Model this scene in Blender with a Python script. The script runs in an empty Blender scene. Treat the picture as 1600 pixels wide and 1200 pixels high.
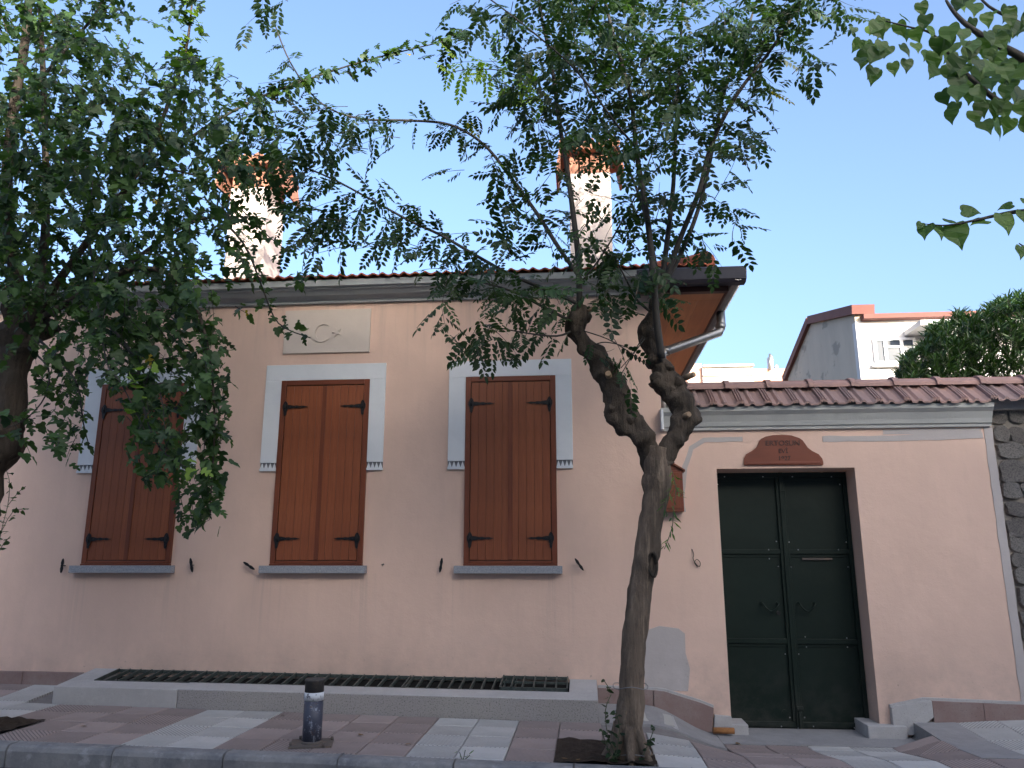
import bpy, math, random
import numpy as np
from mathutils import Vector, Matrix, Quaternion, noise
R = math.radians
random.seed(7)
S = bpy.context.scene
COL = S.collection
# ------------------------------------------------------------------ camera
F = 1202.0; PITCH = R(12.8); YAW = R(5.1); CAM = Vector((0, -7.6, 1.55))
cd = bpy.data.cameras.new('camera'); cam = bpy.data.objects.new('camera', cd); COL.objects.link(cam)
cam.location = CAM; cam.rotation_euler = (R(90) + PITCH, 0, YAW)
cd.sensor_width = 36; cd.lens = 36 * F / 1600; cd.clip_end = 600; cd.clip_start = .05
S.camera = cam
# ------------------------------------------------------------------ light
SUN_EL = R(15); SUN_AZ = R(24)          # azimuth: to the right of straight behind the camera
sd = Vector((math.sin(SUN_AZ) * math.cos(SUN_EL), -math.cos(SUN_AZ) * math.cos(SUN_EL), math.sin(SUN_EL)))
W = bpy.data.worlds.new('World'); S.world = W; W.use_nodes = True
wn = W.node_tree.nodes; wl = W.node_tree.links
bg = wn['Background']; sky = wn.new('ShaderNodeTexSky'); sky.sky_type = 'NISHITA'
sky.sun_disc = False; sky.sun_elevation = SUN_EL
sky.sun_rotation = math.atan2(sd.x, sd.y)
sky.air_density = 0.75; sky.dust_density = 7.5; sky.ozone_density = 2.5; sky.altitude = 20
wl.new(sky.outputs[0], bg.inputs[0]); bg.inputs[1].default_value = 0.15
sl = bpy.data.lights.new('sun', 'SUN'); sl.energy = 2.2; sl.angle = R(0.5); sl.color = (1, .93, .82)
so = bpy.data.objects.new('sun', sl); COL.objects.link(so); so.location = (10, -30, 40)
so.rotation_euler = sd.to_track_quat('Z', 'Y').to_euler()
S.view_settings.view_transform = 'Standard'; S.view_settings.look = 'None'
S.view_settings.exposure = 2.1; S.view_settings.gamma = 1
S.render.engine = 'CYCLES'

# ------------------------------------------------------------------ point helpers
def ray(x, y):
    dx = (x - 800) / F; dy = (600 - y) / F
    fw = math.cos(PITCH) - dy * math.sin(PITCH); up = math.sin(PITCH) + dy * math.cos(PITCH)
    return Vector((dx * math.cos(YAW) - fw * math.sin(YAW), fw * math.cos(YAW) + dx * math.sin(YAW), up))
def at(x, y, Y=0.0):
    r = ray(x, y); t = (Y - CAM.y) / r.y
    return CAM + r * t
# ------------------------------------------------------------------ materials
MATS = {}
class NT:
    def __init__(s, name, col=(.5, .5, .5), rough=.8, metal=0, spec=.5):
        m = bpy.data.materials.new(name); m.use_nodes = True; s.m = m
        s.n = m.node_tree.nodes; s.l = m.node_tree.links; s.b = s.n['Principled BSDF']
        s.b.inputs['Base Color'].default_value = (*col, 1); s.b.inputs['Roughness'].default_value = rough
        s.b.inputs['Metallic'].default_value = metal; s.b.inputs['Specular IOR Level'].default_value = spec
        s.tc = s.n.new('ShaderNodeTexCoord'); s.col = None; s.base = col; MATS[name] = m
        s.h = None
    def coord(s, scale=(1, 1, 1), src='Object', rot=(0, 0, 0)):
        mp = s.n.new('ShaderNodeMapping'); mp.inputs['Scale'].default_value = scale; mp.inputs['Rotation'].default_value = rot
        s.l.new(s.tc.outputs[src], mp.inputs[0]); return mp.outputs[0]
    def noise(s, scale, detail=4, rough=.55, sc=(1, 1, 1), dist=0):
        n = s.n.new('ShaderNodeTexNoise'); n.inputs['Scale'].default_value = scale; n.inputs['Detail'].default_value = detail
        n.inputs['Roughness'].default_value = rough; n.inputs['Distortion'].default_value = dist
        s.l.new(s.coord(sc), n.inputs['Vector']); return n.outputs['Fac']
    def ramp(s, fac, lo, hi, clo=(0, 0, 0, 1), chi=(1, 1, 1, 1)):
        r = s.n.new('ShaderNodeValToRGB'); e = r.color_ramp.elements
        e[0].position = lo; e[1].position = hi; e[0].color = clo if len(clo) == 4 else (*clo, 1); e[1].color = chi if len(chi) == 4 else (*chi, 1)
        s.l.new(fac, r.inputs[0]); return r.outputs[0]
    def mix(s, fac, b, amount=None):
        """mix colour b over current colour with fac (socket or float)"""
        x = s.n.new('ShaderNodeMix'); x.data_type = 'RGBA'
        if s.col is None: x.inputs[6].default_value = (*s.base, 1)
        else: s.l.new(s.col, x.inputs[6])
        if isinstance(b, tuple): x.inputs[7].default_value = (*b, 1)
        else: s.l.new(b, x.inputs[7])
        if isinstance(fac, (int, float)): x.inputs[0].default_value = fac
        else:
            if amount is not None:
                k = s.n.new('ShaderNodeMath'); k.operation = 'MULTIPLY'; k.inputs[1].default_value = amount
                s.l.new(fac, k.inputs[0]); fac = k.outputs[0]
            s.l.new(fac, x.inputs[0])
        s.col = x.outputs[2]; s.l.new(s.col, s.b.inputs['Base Color']); return s
    def bump(s, fac, strength=.3, dist=.01):
        b = s.n.new('ShaderNodeBump'); b.inputs['Strength'].default_value = strength; b.inputs['Distance'].default_value = dist
        s.l.new(fac, b.inputs['Height'])
        if s.h is not None: s.l.new(s.h, b.inputs['Normal'])
        s.h = b.outputs[0]; s.l.new(s.h, s.b.inputs['Normal']); return s
    def objrand(s):
        o = s.n.new('ShaderNodeObjectInfo'); return o.outputs['Random']
    def sep(s, axis, src='Object'):
        q = s.n.new('ShaderNodeSeparateXYZ'); s.l.new(s.tc.outputs[src], q.inputs[0]); return q.outputs[axis]
    def rangef(s, v, a, b, c=0., d=1.):
        m = s.n.new('ShaderNodeMapRange'); m.inputs[1].default_value = a; m.inputs[2].default_value = b
        m.inputs[3].default_value = c; m.inputs[4].default_value = d; s.l.new(v, m.inputs[0]); return m.outputs[0]
    def math(s, op, a, b=None):
        m = s.n.new('ShaderNodeMath'); m.operation = op
        for i, q in enumerate((a, b)):
            if q is None: continue
            if isinstance(q, (int, float)): m.inputs[i].default_value = q
            else: s.l.new(q, m.inputs[i])
        return m.outputs[0]

def stucco(name, col, dirt=True):
    t = NT(name, col, .92, spec=.2)
    dark = tuple(c * .80 for c in col); lite = tuple(min(1, c * 1.10) for c in col)
    t.mix(t.ramp(t.noise(.55, 5, .6), .38, .68), dark, .55)
    t.mix(t.ramp(t.noise(2.1, 6, .65, sc=(1, 1, .5)), .45, .75), lite, .5)
    t.mix(t.ramp(t.noise(9, 5, .6, sc=(1, 1, .18)), .55, .8), tuple(c * .86 for c in col), .45)
    if dirt:   # rain splash and grime near the foot of the wall
        z = t.sep(2); g = t.rangef(z, .95, .25); n = t.ramp(t.noise(3.0, 6, .7), .36, .66)
        t.mix(t.math('MULTIPLY', g, n), (.26, .22, .20), .45)
        sp = t.ramp(t.noise(26, 3, .5), .66, .74)
        t.mix(t.math('MULTIPLY', t.rangef(z, .8, .3), sp), (.12, .11, .10), .55)
        x = t.sep(0); und = t.rangef(z, .55, 1.40); below = t.math('LESS_THAN', z, 1.41)      # rain streaks running off the sill ends
        stk = t.ramp(t.noise(6, 4, .6, sc=(4.5, 1, .10)), .50, .68)
        tot = None
        for cx_ in (-5.08, -4.12, -3.12, -2.16, -1.2, -.24):
            d_ = t.math('ABSOLUTE', t.math('SUBTRACT', x, cx_)); m_ = t.rangef(d_, .24, .02); tot = m_ if tot is None else t.math('ADD', tot, m_)
        t.mix(t.math('MULTIPLY', t.math('MULTIPLY', t.math('MULTIPLY', und, below), stk), tot), (.36, .30, .265), .32)
        t.mix(t.math('MULTIPLY', t.rangef(z, 3.4, 4.15), t.ramp(t.noise(7, 5, .65, sc=(2.2, 1, .12)), .5, .72)), (.36, .29, .26), .35)
    t.bump(t.noise(60, 6, .7), .35, .004); t.bump(t.noise(5, 4, .6), .35, .015)
    return t.m
stucco('pink_stucco', (.73, .53, .435))
stucco('grey_render', (.48, .445, .435))
stucco('cement_cornice', (.47, .485, .475), False)
t = NT('cornice_paint', (.36, .385, .40), .8, spec=.3)
t.mix(t.ramp(t.noise(1.3, 6, .65, sc=(1, 1, 3)), .42, .7), (.24, .26, .27), .7)
t.mix(t.ramp(t.noise(7, 5, .7, sc=(.4, 1, 2.5)), .55, .8), (.46, .48, .47), .5); t.bump(t.noise(35, 5, .6), .3, .004)
t = NT('trim_white', (.70, .73, .765), .75, spec=.3)
t.mix(t.ramp(t.noise(3, 6, .7), .45, .75), (.60, .63, .67), .6); t.bump(t.noise(40, 5, .6), .3, .004)
t = NT('panel_white', (.64, .56, .50), .8, spec=.3)
t.mix(t.ramp(t.noise(4, 6, .7), .45, .75), (.55, .48, .43), .5); t.bump(t.noise(40, 5, .6), .3, .003)
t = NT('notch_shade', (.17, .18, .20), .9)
t = NT('concrete', (.44, .43, .425), .9, spec=.25)
t.mix(t.ramp(t.noise(2.2, 6, .7), .4, .7), (.33, .32, .315), .6); t.mix(t.ramp(t.noise(14, 5, .7), .5, .72), (.50, .49, .48), .5)
t.mix(t.ramp(t.noise(120, 2, .5), .64, .72), (.12, .12, .12), .5); t.bump(t.noise(50, 6, .7), .5, .006)
t = NT('worn_concrete', (.30, .295, .295), .9, spec=.25)
t.mix(t.ramp(t.noise(3, 6, .7), .4, .7), (.21, .205, .205), .7); t.mix(t.ramp(t.noise(16, 5, .7), .55, .75), (.37, .36, .35), .5); t.mix(t.ramp(t.noise(90, 2, .5), .64, .72), (.12, .12, .12), .5); t.bump(t.noise(50, 6, .7), .5, .006)
t = NT('rough_concrete', (.35, .33, .31), .95, spec=.2)      # exposed aggregate
t.mix(t.ramp(t.noise(2.6, 6, .7, sc=(1, 1, .6)), .4, .68), (.36, .34, .34), .75)
t.mix(t.ramp(t.noise(85, 3, .6), .56, .64), (.10, .095, .09), .7); t.mix(t.ramp(t.noise(60, 3, .6), .62, .7), (.42, .38, .34), .5)
t.bump(t.noise(70, 5, .75), .9, .012)
t = NT('kerb_concrete', (.25, .245, .24), .92, spec=.25)
t.mix(t.ramp(t.noise(3.4, 6, .75), .42, .66), (.12, .125, .14), .8); t.mix(t.ramp(t.noise(9, 6, .7), .55, .7), (.42, .42, .42), .55)
t.bump(t.noise(45, 6, .7), .6, .008)
t = NT('granite', (.30, .315, .35), .6, spec=.4)
t.mix(t.ramp(t.noise(150, 2, .5), .52, .62), (.14, .15, .17), .7); t.mix(t.ramp(t.noise(110, 2, .5), .6, .68), (.5, .5, .52), .6)
t = NT('andesite', (.24, .165, .15), .85, spec=.3)
t.mix(t.ramp(t.noise(5, 6, .7), .4, .7), (.31, .27, .25), .6); t.mix(t.ramp(t.noise(90, 3, .6), .6, .7), (.09, .08, .08), .5); t.bump(t.noise(50, 5, .7), .5, .005)
def tilemat(name, col, diag, ang=45):
    t = NT(name, col, .85, spec=.3)
    t.mix(t.ramp(t.noise(2.3, 6, .7), .38, .7), tuple(c * .62 for c in col), .65)
    t.mix(t.objrand(), tuple(min(1, c * 1.25) for c in col), .35)
    t.mix(t.ramp(t.noise(40, 4, .7), .55, .75), tuple(c * .7 for c in col), .5)
    if diag:
        w = t.n.new('ShaderNodeTexWave'); w.inputs['Scale'].default_value = 13; w.wave_type = 'BANDS'; w.bands_direction = 'X'
        w.inputs['Distortion'].default_value = .25
        t.l.new(t.coord(rot=(0, 0, R(ang))), w.inputs['Vector'])
        g = t.ramp(w.outputs['Fac'], .04, .30, (1, 1, 1, 1), (0, 0, 0, 1))
        t.mix(g, tuple(c * .35 for c in col), .75); t.bump(t.ramp(w.outputs['Fac'], .04, .35), .8, .006)
    t.bump(t.noise(60, 4, .6), .3, .003)
    return t.m
for nm, c in (('pink_tile', (.32, .262, .245)), ('white_tile', (.47, .465, .45))):
    tilemat(nm + '_plain', c, False); tilemat(nm + '_ribbed', c, True, 45); tilemat(nm + '_ribbed_back', c, True, -45)
t = NT('mortar', (.17, .155, .15), .95); t.mix(t.ramp(t.noise(8, 5, .7), .4, .7), (.26, .25, .24), .6); t.bump(t.noise(60, 5, .7), .6, .006)
t = NT('asphalt', (.05, .05, .052), .9); t.mix(t.ramp(t.noise(90, 4, .7), .5, .7), (.12, .12, .12), .6); t.bump(t.noise(120, 4, .7), .8, .006)
t = NT('soil', (.055, .042, .033), .98, spec=.1); t.mix(t.ramp(t.noise(18, 6, .7), .45, .7), (.11, .088, .07), .7); t.bump(t.noise(40, 6, .75), 1, .03)
def wood(name, col, dark, sc=1, axis='z', rough=.42):
    t = NT(name, col, rough, spec=.45)
    s = {'z': (9, 9, .55), 'x': (.55, 9, 9), 'y': (9, .55, 9)}[axis]
    t.mix(t.ramp(t.noise(5 * sc, 8, .7, sc=s, dist=.6), .35, .68), dark, .8)
    s2 = tuple(q * 3 for q in s)
    t.mix(t.ramp(t.noise(7 * sc, 4, .6, sc=s2), .5, .72), tuple(c * .55 for c in col), .45)
    t.mix(t.objrand(), dark, .5); t.mix(t.ramp(t.noise(1.1, 3, .5), .4, .7), tuple(min(1, c * 1.25) for c in col), .4)
    t.bump(t.noise(9, 5, .6, sc=s2), .25, .002)
    return t.m
wood('shutter_wood', (.30, .092, .036), (.16, .043, .018))
wood('frame_wood', (.205, .055, .022), (.11, .028, .014))
wood('frame_wood_across', (.205, .055, .022), (.11, .028, .014), axis='x')
wood('soffit_wood', (.66, .29, .11), (.46, .17, .06), .35, 'y', .4)
wood('sign_wood', (.20, .052, .025), (.11, .028, .015), 1, 'x')
wood('dark_board', (.10, .030, .020), (.05, .017, .012), 1, 'x')
t = NT('sign_letter', (.045, .014, .010), .6)
t = NT('black_iron', (.012, .012, .014), .45, metal=.3, spec=.5); t.bump(t.noise(60, 3, .6), .4, .003)
t = NT('gate_green', (.0035, .0115, .0080), .5, spec=.28)
t.mix(t.ramp(t.noise(2.5, 6, .7), .45, .75), (.008, .019, .014), .5); t.mix(t.ramp(t.noise(30, 6, .75, sc=(1, 1, .4)), .64, .72), (.03, .032, .026), .6); t.mix(t.math('MULTIPLY', t.rangef(t.sep(2), .7, .0), t.ramp(t.noise(6, 7, .75), .42, .65)), (.05, .05, .043), .55); t.bump(t.noise(3, 3, .5), .5, .015)
t = NT('bright_bolt', (.55, .55, .55), .3, metal=.9)
t = NT('gutter_dark', (.062, .062, .082), .35, metal=.35, spec=.5); t.mix(t.ramp(t.noise(3, 5, .6), .45, .7), (.09, .09, .11), .5)
t = NT('zinc_pipe', (.27, .27, .27), .42, metal=.75); t.mix(t.ramp(t.noise(5, 5, .6), .4, .7), (.16, .16, .17), .6)
t = NT('grate_paint', (.05, .065, .06), .5, metal=.2, spec=.5); t.mix(t.ramp(t.noise(14, 5, .7), .5, .7), (.15, .155, .145), .7)
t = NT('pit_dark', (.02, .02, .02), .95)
def clay(name, col, dk):
    t = NT(name, col, .8, spec=.3)
    t.mix(t.objrand(), dk, .45); t.mix(t.ramp(t.noise(6, 6, .7), .4, .7), dk, .55)
    t.mix(t.ramp(t.noise(22, 5, .7), .58, .72), tuple(min(1, c * 1.35) for c in col), .35); t.bump(t.noise(60, 5, .6), .4, .003)
    return t.m
clay('clay_tile', (.36, .105, .055), (.20, .06, .038))
clay('clay_cap', (.40, .19, .125), (.26, .12, .08))
clay('coping_clay', (.37, .235, .20), (.19, .155, .155))
clay('coping_ridge', (.37, .23, .20), (.27, .18, .16))
t = NT('chimney_plaster', (.62, .54, .49), .9); t.mix(t.ramp(t.noise(2, 6, .7), .4, .7), (.47, .40, .36), .5); t.bump(t.noise(40, 5, .6), .4, .005)
t = NT('bollard_paint', (.045, .05, .075), .5, spec=.5)
t.mix(t.ramp(t.noise(15, 8, .85, sc=(1, 1, .6)), .56, .59), (.34, .36, .42), .85); t.mix(t.ramp(t.noise(17, 6, .7), .6, .66), (.10, .06, .045), .8)
t = NT('bollard_top', (.05, .045, .042), .8); t.mix(t.ramp(t.noise(25, 6, .7), .5, .65), (.10, .08, .065), .7)
t = NT('bollard_band', (.62, .64, .66), .6); t.mix(t.ramp(t.noise(12, 6, .75), .58, .63), (.05, .05, .07), .9)
t = NT('plate_rust', (.10, .085, .075), .8); t.mix(t.ramp(t.noise(18, 6, .7), .5, .66), (.17, .12, .085), .7)
t = NT('brush_bristle', (.36, .16, .055), .9); t.bump(t.noise(120, 2, .5), 1, .01)
t = NT('dry_leaf', (.17, .10, .04), .8)
t = NT('cover_grey', (.40, .39, .36), .8); t.bump(t.noise(60, 3, .5), .8, .005)
t = NT('stone_grey', (.40, .38, .355), .9, spec=.3)
t.mix(t.objrand(), (.20, .18, .17), .85); t.mix(t.ramp(t.noise(7, 7, .8, dist=.8), .47, .58), (.07, .072, .085), .7); t.mix(t.ramp(t.noise(16, 6, .7), .58, .7), (.36, .33, .29), .55); t.bump(t.noise(22, 7, .75), 1, .03)
t = NT('stone_mortar', (.36, .335, .30), .97, spec=.15); t.mix(t.ramp(t.noise(5, 6, .7), .4, .68), (.21, .195, .175), .7); t.bump(t.noise(24, 7, .75), .9, .03)
t = NT('far_grey', (.52, .455, .36), .9); t.mix(t.ramp(t.noise(.9, 6, .7, sc=(1, 1, .35)), .42, .68), (.40, .35, .28), .6)
t.mix(t.ramp(t.noise(.35, 4, .6, sc=(1.0, 2.2, 4.2)), .60, .66), (.15, .145, .13), .5)
t = NT('far_white', (.62, .61, .60), .85); t.mix(t.ramp(t.noise(.6, 5, .6), .4, .7), (.55, .54, .53), .5)
t = NT('far_peach', (.66, .42, .33), .9); t.mix(t.ramp(t.noise(.6, 5, .6), .4, .7), (.58, .35, .27), .5)
t = NT('far_brick', (.50, .25, .17), .9)
bk = t.n.new('ShaderNodeTexBrick'); bk.inputs['Scale'].default_value = 3; bk.inputs['Color1'].default_value = (.50, .22, .15, 1); bk.inputs['Color2'].default_value = (.62, .35, .26, 1); bk.inputs['Mortar'].default_value = (.45, .35, .30, 1)
t.l.new(t.coord(rot=(R(90), 0, 0)), bk.inputs['Vector']); t.l.new(bk.outputs[0], t.b.inputs['Base Color'])
t = NT('far_red', (.15, .055, .045), .8); t.mix(t.ramp(t.noise(2, 5, .6), .4, .7), (.19, .08, .065), .5)
t = NT('pvc_white', (.75, .76, .78), .4)
t = NT('window_glass', (.05, .065, .09), .04, spec=.12)
t = NT('cream_wall', (.78, .70, .58), .9); t.mix(t.ramp(t.noise(.5, 5, .6), .4, .7), (.68, .61, .50), .5)
def bark(name, col, dk, lt):
    t = NT(name, col, .95, spec=.2)
    a = t.noise(7, 8, .7, sc=(1, 1, .16), dist=.3); b = t.noise(24, 6, .7, sc=(1, 1, .10))
    t.mix(t.ramp(a, .36, .62), dk, .85); t.mix(t.ramp(b, .52, .66), lt, .6); t.mix(t.ramp(b, .30, .42, (1, 1, 1, 1), (0, 0, 0, 1)), tuple(c * .35 for c in dk), .8)
    t.mix(t.ramp(t.noise(3.2, 5, .6), .45, .7), lt, .35); t.bump(b, 1, .025); t.bump(a, 1, .03); t.bump(t.noise(30, 6, .8), .8, .01)
    return t.m
bark('bark_brown', (.185, .14, .105), (.085, .068, .054), (.36, .275, .20))
bark('bark_dark', (.10, .08, .062), (.032, .027, .022), (.135, .105, .08))
t = NT('twig_dark', (.028, .026, .024), .8); t.mix(t.ramp(t.noise(12, 4, .6), .45, .7), (.06, .052, .04), .5)
t = NT('twig_green', (.07, .085, .045), .7)
t = NT('cut_wood', (.30, .21, .13), .9); t.mix(t.ramp(t.noise(40, 4, .6), .45, .7), (.16, .11, .07), .6)
def leafmat(name, dark, lite, yellow=None, rough=.5, trans=.36, young_lit=(.17, .27, .045)):
    m = bpy.data.materials.new(name); m.use_nodes = True; n = m.node_tree.nodes; l = m.node_tree.links
    b = n['Principled BSDF']; b.inputs['Roughness'].default_value = rough; b.inputs['Specular IOR Level'].default_value = .35
    a = n.new('ShaderNodeAttribute'); a.attribute_name = 'tint'
    r = n.new('ShaderNodeValToRGB'); e = r.color_ramp.elements
    e[0].position = 0; e[0].color = (*dark, 1); e[1].position = .86; e[1].color = (*lite, 1)
    q = e.new(.92); q.color = (*young_lit, 1); q = e.new(.97); q.color = (*young_lit, 1); q = e.new(1.0); q.color = (*(yellow or young_lit), 1)  # yellow-green of new growth, with sunlit brightness painted into the colour
    l.new(a.outputs['Fac'], r.inputs[0]); l.new(r.outputs[0], b.inputs['Base Color'])
    tr = n.new('ShaderNodeBsdfTranslucent'); mx = n.new('ShaderNodeMixShader'); mx.inputs[0].default_value = trans
    g = n.new('ShaderNodeMix'); g.data_type = 'RGBA'; g.blend_type = 'MULTIPLY'; g.inputs[0].default_value = 1
    g.inputs[7].default_value = (1.9, 2.1, .55, 1); l.new(r.outputs[0], g.inputs[6]); l.new(g.outputs[2], tr.inputs[0])
    l.new(b.outputs[0], mx.inputs[1]); l.new(tr.outputs[0], mx.inputs[2]); l.new(mx.outputs[0], n['Material Output'].inputs[0])
    MATS[name] = m
leafmat('lobed_leaf', (.014, .032, .018), (.060, .118, .034), (.28, .22, .02))
leafmat('pinnate_leaf', (.009, .023, .013), (.034, .070, .026), (.26, .22, .03))
leafmat('heart_leaf', (.022, .052, .018), (.075, .145, .03))
leafmat('oleander_leaf', (.018, .045, .014), (.055, .11, .03), rough=.35, trans=.2)
leafmat('weed_leaf', (.03, .07, .02), (.10, .20, .04))
# ------------------------------------------------------------------ mesh builder
WORLD = {}
class MB:
    def __init__(s): s.v = []; s.f = []; s.sm = []
    def add(s, vs, fs, smooth=False):
        o = len(s.v); s.v += [tuple(v) for v in vs]; s.f += [tuple(i + o for i in f) for f in fs]; s.sm += [smooth] * len(fs); return s
    def box(s, x0, x1, y0, y1, z0, z1):
        if x1 < x0: x0, x1 = x1, x0
        if y1 < y0: y0, y1 = y1, y0
        if z1 < z0: z0, z1 = z1, z0
        v = [(x, y, z) for z in (z0, z1) for y in (y0, y1) for x in (x0, x1)]
        return s.add(v, [(0, 2, 3, 1), (4, 5, 7, 6), (0, 1, 5, 4), (2, 6, 7, 3), (0, 4, 6, 2), (1, 3, 7, 5)])
    def hexa(s, b, t):
        """b,t: four corners each, counter clockwise from above"""
        return s.add(list(b) + list(t), [(3, 2, 1, 0), (4, 5, 6, 7), (0, 1, 5, 4), (1, 2, 6, 5), (2, 3, 7, 6), (3, 0, 4, 7)])
    def prism(s, poly, y0, y1):
        """poly in XZ (counter clockwise seen from -Y), extruded y0(front)..y1"""
        n = len(poly); v = [(x, y0, z) for x, z in poly] + [(x, y1, z) for x, z in poly]
        f = [tuple(range(n)), tuple(range(2 * n - 1, n - 1, -1))] + [(i, i + n, (i + 1) % n + n, (i + 1) % n) for i in range(n)]
        return s.add(v, f)
    def extx(s, prof, x0, x1, smooth=False):
        """profile in YZ extruded along X, closed"""
        n = len(prof); v = [(x0, y, z) for y, z in prof] + [(x1, y, z) for y, z in prof]
        f = [tuple(range(n)), tuple(range(2 * n - 1, n - 1, -1))] + [(i, i + n, (i + 1) % n + n, (i + 1) % n) for i in range(n)]
        return s.add(v, f, smooth)
    def tube(s, pts, rad, seg=8, rough=0.0, freq=3.0, caps=True, sub=1, bumps=0, fine=0):
        pts = [Vector(p) for p in pts]; rad = list(rad) if hasattr(rad, '__len__') else [rad] * len(pts)
        if sub > 1:
            P = []; Q = []
            n = len(pts)
            for i in range(n - 1):
                p0 = pts[max(i - 1, 0)]; p1 = pts[i]; p2 = pts[i + 1]; p3 = pts[min(i + 2, n - 1)]
                for k in range(sub):
                    u = k / sub
                    P.append(.5 * ((2 * p1) + (-p0 + p2) * u + (2 * p0 - 5 * p1 + 4 * p2 - p3) * u * u + (-p0 + 3 * p1 - 3 * p2 + p3) * u ** 3))
                    Q.append(rad[i] * (1 - u) + rad[i + 1] * u)
            P.append(pts[-1]); Q.append(rad[-1]); pts, rad = P, Q
        vs = []; t0 = (pts[1] - pts[0]).normalized()
        a = t0.orthogonal().normalized()
        for i, p in enumerate(pts):
            tt = ((pts[min(i + 1, len(pts) - 1)]) - pts[max(i - 1, 0)]).normalized()
            a = (a - tt * a.dot(tt)).normalized(); b = tt.cross(a)
            for k in range(seg):
                an = 2 * math.pi * k / seg; d = a * math.cos(an) + b * math.sin(an); r = rad[i]
                if rough:
                    q = p + d * r; r *= 1 + rough * noise.noise(q * freq) + rough * .6 * noise.noise(q * freq * 2.7)
                    if bumps: r *= 1 + bumps * max(0, noise.noise(q * freq * 1.6 + Vector((5, 3, 1))) - .05) * 2
                    if fine: r *= 1 + fine * noise.noise(q * 16) + fine * .7 * noise.noise(q * 34)
                vs.append(p + d * r)
        fs = [(i * seg + k, i * seg + (k + 1) % seg, (i + 1) * seg + (k + 1) % seg, (i + 1) * seg + k) for i in range(len(pts) - 1) for k in range(seg)]
        s.add(vs, fs, True)
        if caps: 
            o = len(s.v) - len(vs); s.f.append(tuple(o + k for k in range(seg))[::-1]); s.f.append(tuple(len(s.v) - seg + k for k in range(seg))); s.sm += [False, False]
        return s
    def mesh(s, name, mat):
        me = bpy.data.meshes.new(name); me.from_pydata(s.v, [], s.f); me.update()
        me.polygons.foreach_set('use_smooth', s.sm)
        if mat: me.materials.append(MATS[mat])
        return me
    def build(s, name, mat, parent=None, bevel=0, kind=None, label=None):
        return place(s.mesh(name, mat), name, parent, bevel=bevel, kind=kind, label=label)
def place(me, name, parent=None, M=None, bevel=0, kind=None, label=None):
    o = bpy.data.objects.new(name, me); COL.objects.link(o)
    M = M or Matrix.Identity(4); base = WORLD.get(parent.name, Vector()) if parent else Vector()
    if parent: o.parent = parent
    M = Matrix.Translation(-base) @ M
    o.matrix_basis = M
    WORLD[o.name] = Vector((M @ Vector((0, 0, 0)))) + base if False else WORLD_of(M, base)
    if bevel:
        b = o.modifiers.new('bevel', 'BEVEL'); b.width = bevel; b.segments = 2; b.limit_method = 'ANGLE'
    if kind: o['kind'] = kind
    if label: o['label'] = label
    return o
def WORLD_of(M, base): return M.to_translation() + base
def thing(name, label, cat, loc=(0, 0, 0), group=None):
    o = bpy.data.objects.new(name, None); COL.objects.link(o); o.location = loc; o.empty_display_size = .2
    o['label'] = label; o['category'] = cat
    if group: o['group'] = group
    WORLD[o.name] = Vector(loc); return o
def tag(o, label=None, cat=None, group=None, kind=None):
    for k, v in (('label', label), ('category', cat), ('group', group), ('kind', kind)):
        if v: o[k] = v
    return o
T = Matrix.Translation
# ================================================================== SETTING
def sstep(a, b, x):
    u = min(1, max(0, (x - a) / (b - a))); return u * u * (3 - 2 * u)
KERB = -1.95
def zbase(X, Y):
    X = max(-15, min(15, X)); return .2 - .016 * (X - .1) + .1 * max(0, min(Y, .3) + .61)
def zp(X, Y):
    b = zbase(X, Y)
    if X > 2.0:
        q = min(1, max(0, (-.48 - Y) / .5)); g = max(1 - sstep(2.85 - .6 * q, 2.865 + .5 * q, X), .35 * (1 - sstep(2.9, 4.2, X))); h = 1
    else: g = sstep(.55, 1.2, X); h = 1
    h *= 1 - .75 * sstep(-.45, -1.75, Y) if False else 1 - .75 * sstep(.45, 1.6, -Y)
    return b * (1 - g * h) + .012 * g * h
gm = MB(); gm.add([(-300, -300, -.6), (300, -300, -.6), (300, 300, -.6), (-300, 300, -.6)], [(0, 1, 2, 3)])
tag(gm.build('ground', 'soil'), kind='structure')
rm = MB(); xs = [-60, -15, 15, 60]
for i in range(3):
    a, b = xs[i], xs[i + 1]; za, zb = zbase(a, -3) - .14, zbase(b, -3) - .14
    rm.hexa([(a, -9.5, -.7), (b, -9.5, -.7), (b, KERB - .14, -.7), (a, KERB - .14, -.7)], [(a, -9.5, za), (b, -9.5, zb), (b, KERB - .14, zb), (a, KERB - .14, za)])
tag(rm.build('road', 'asphalt'), kind='structure')
rm = MB()
for i in range(3):
    a, b = xs[i], xs[i + 1]; za, zb = zbase(a, -3), zbase(b, -3)
    rm.hexa([(a, -12.2, -.7), (b, -12.2, -.7), (b, -9.51, -.7), (a, -9.51, -.7)], [(a, -12.2, za), (b, -12.2, zb), (b, -9.51, zb), (a, -9.51, za)])
tag(rm.build('pavement_opposite', 'concrete'), kind='structure')
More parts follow.
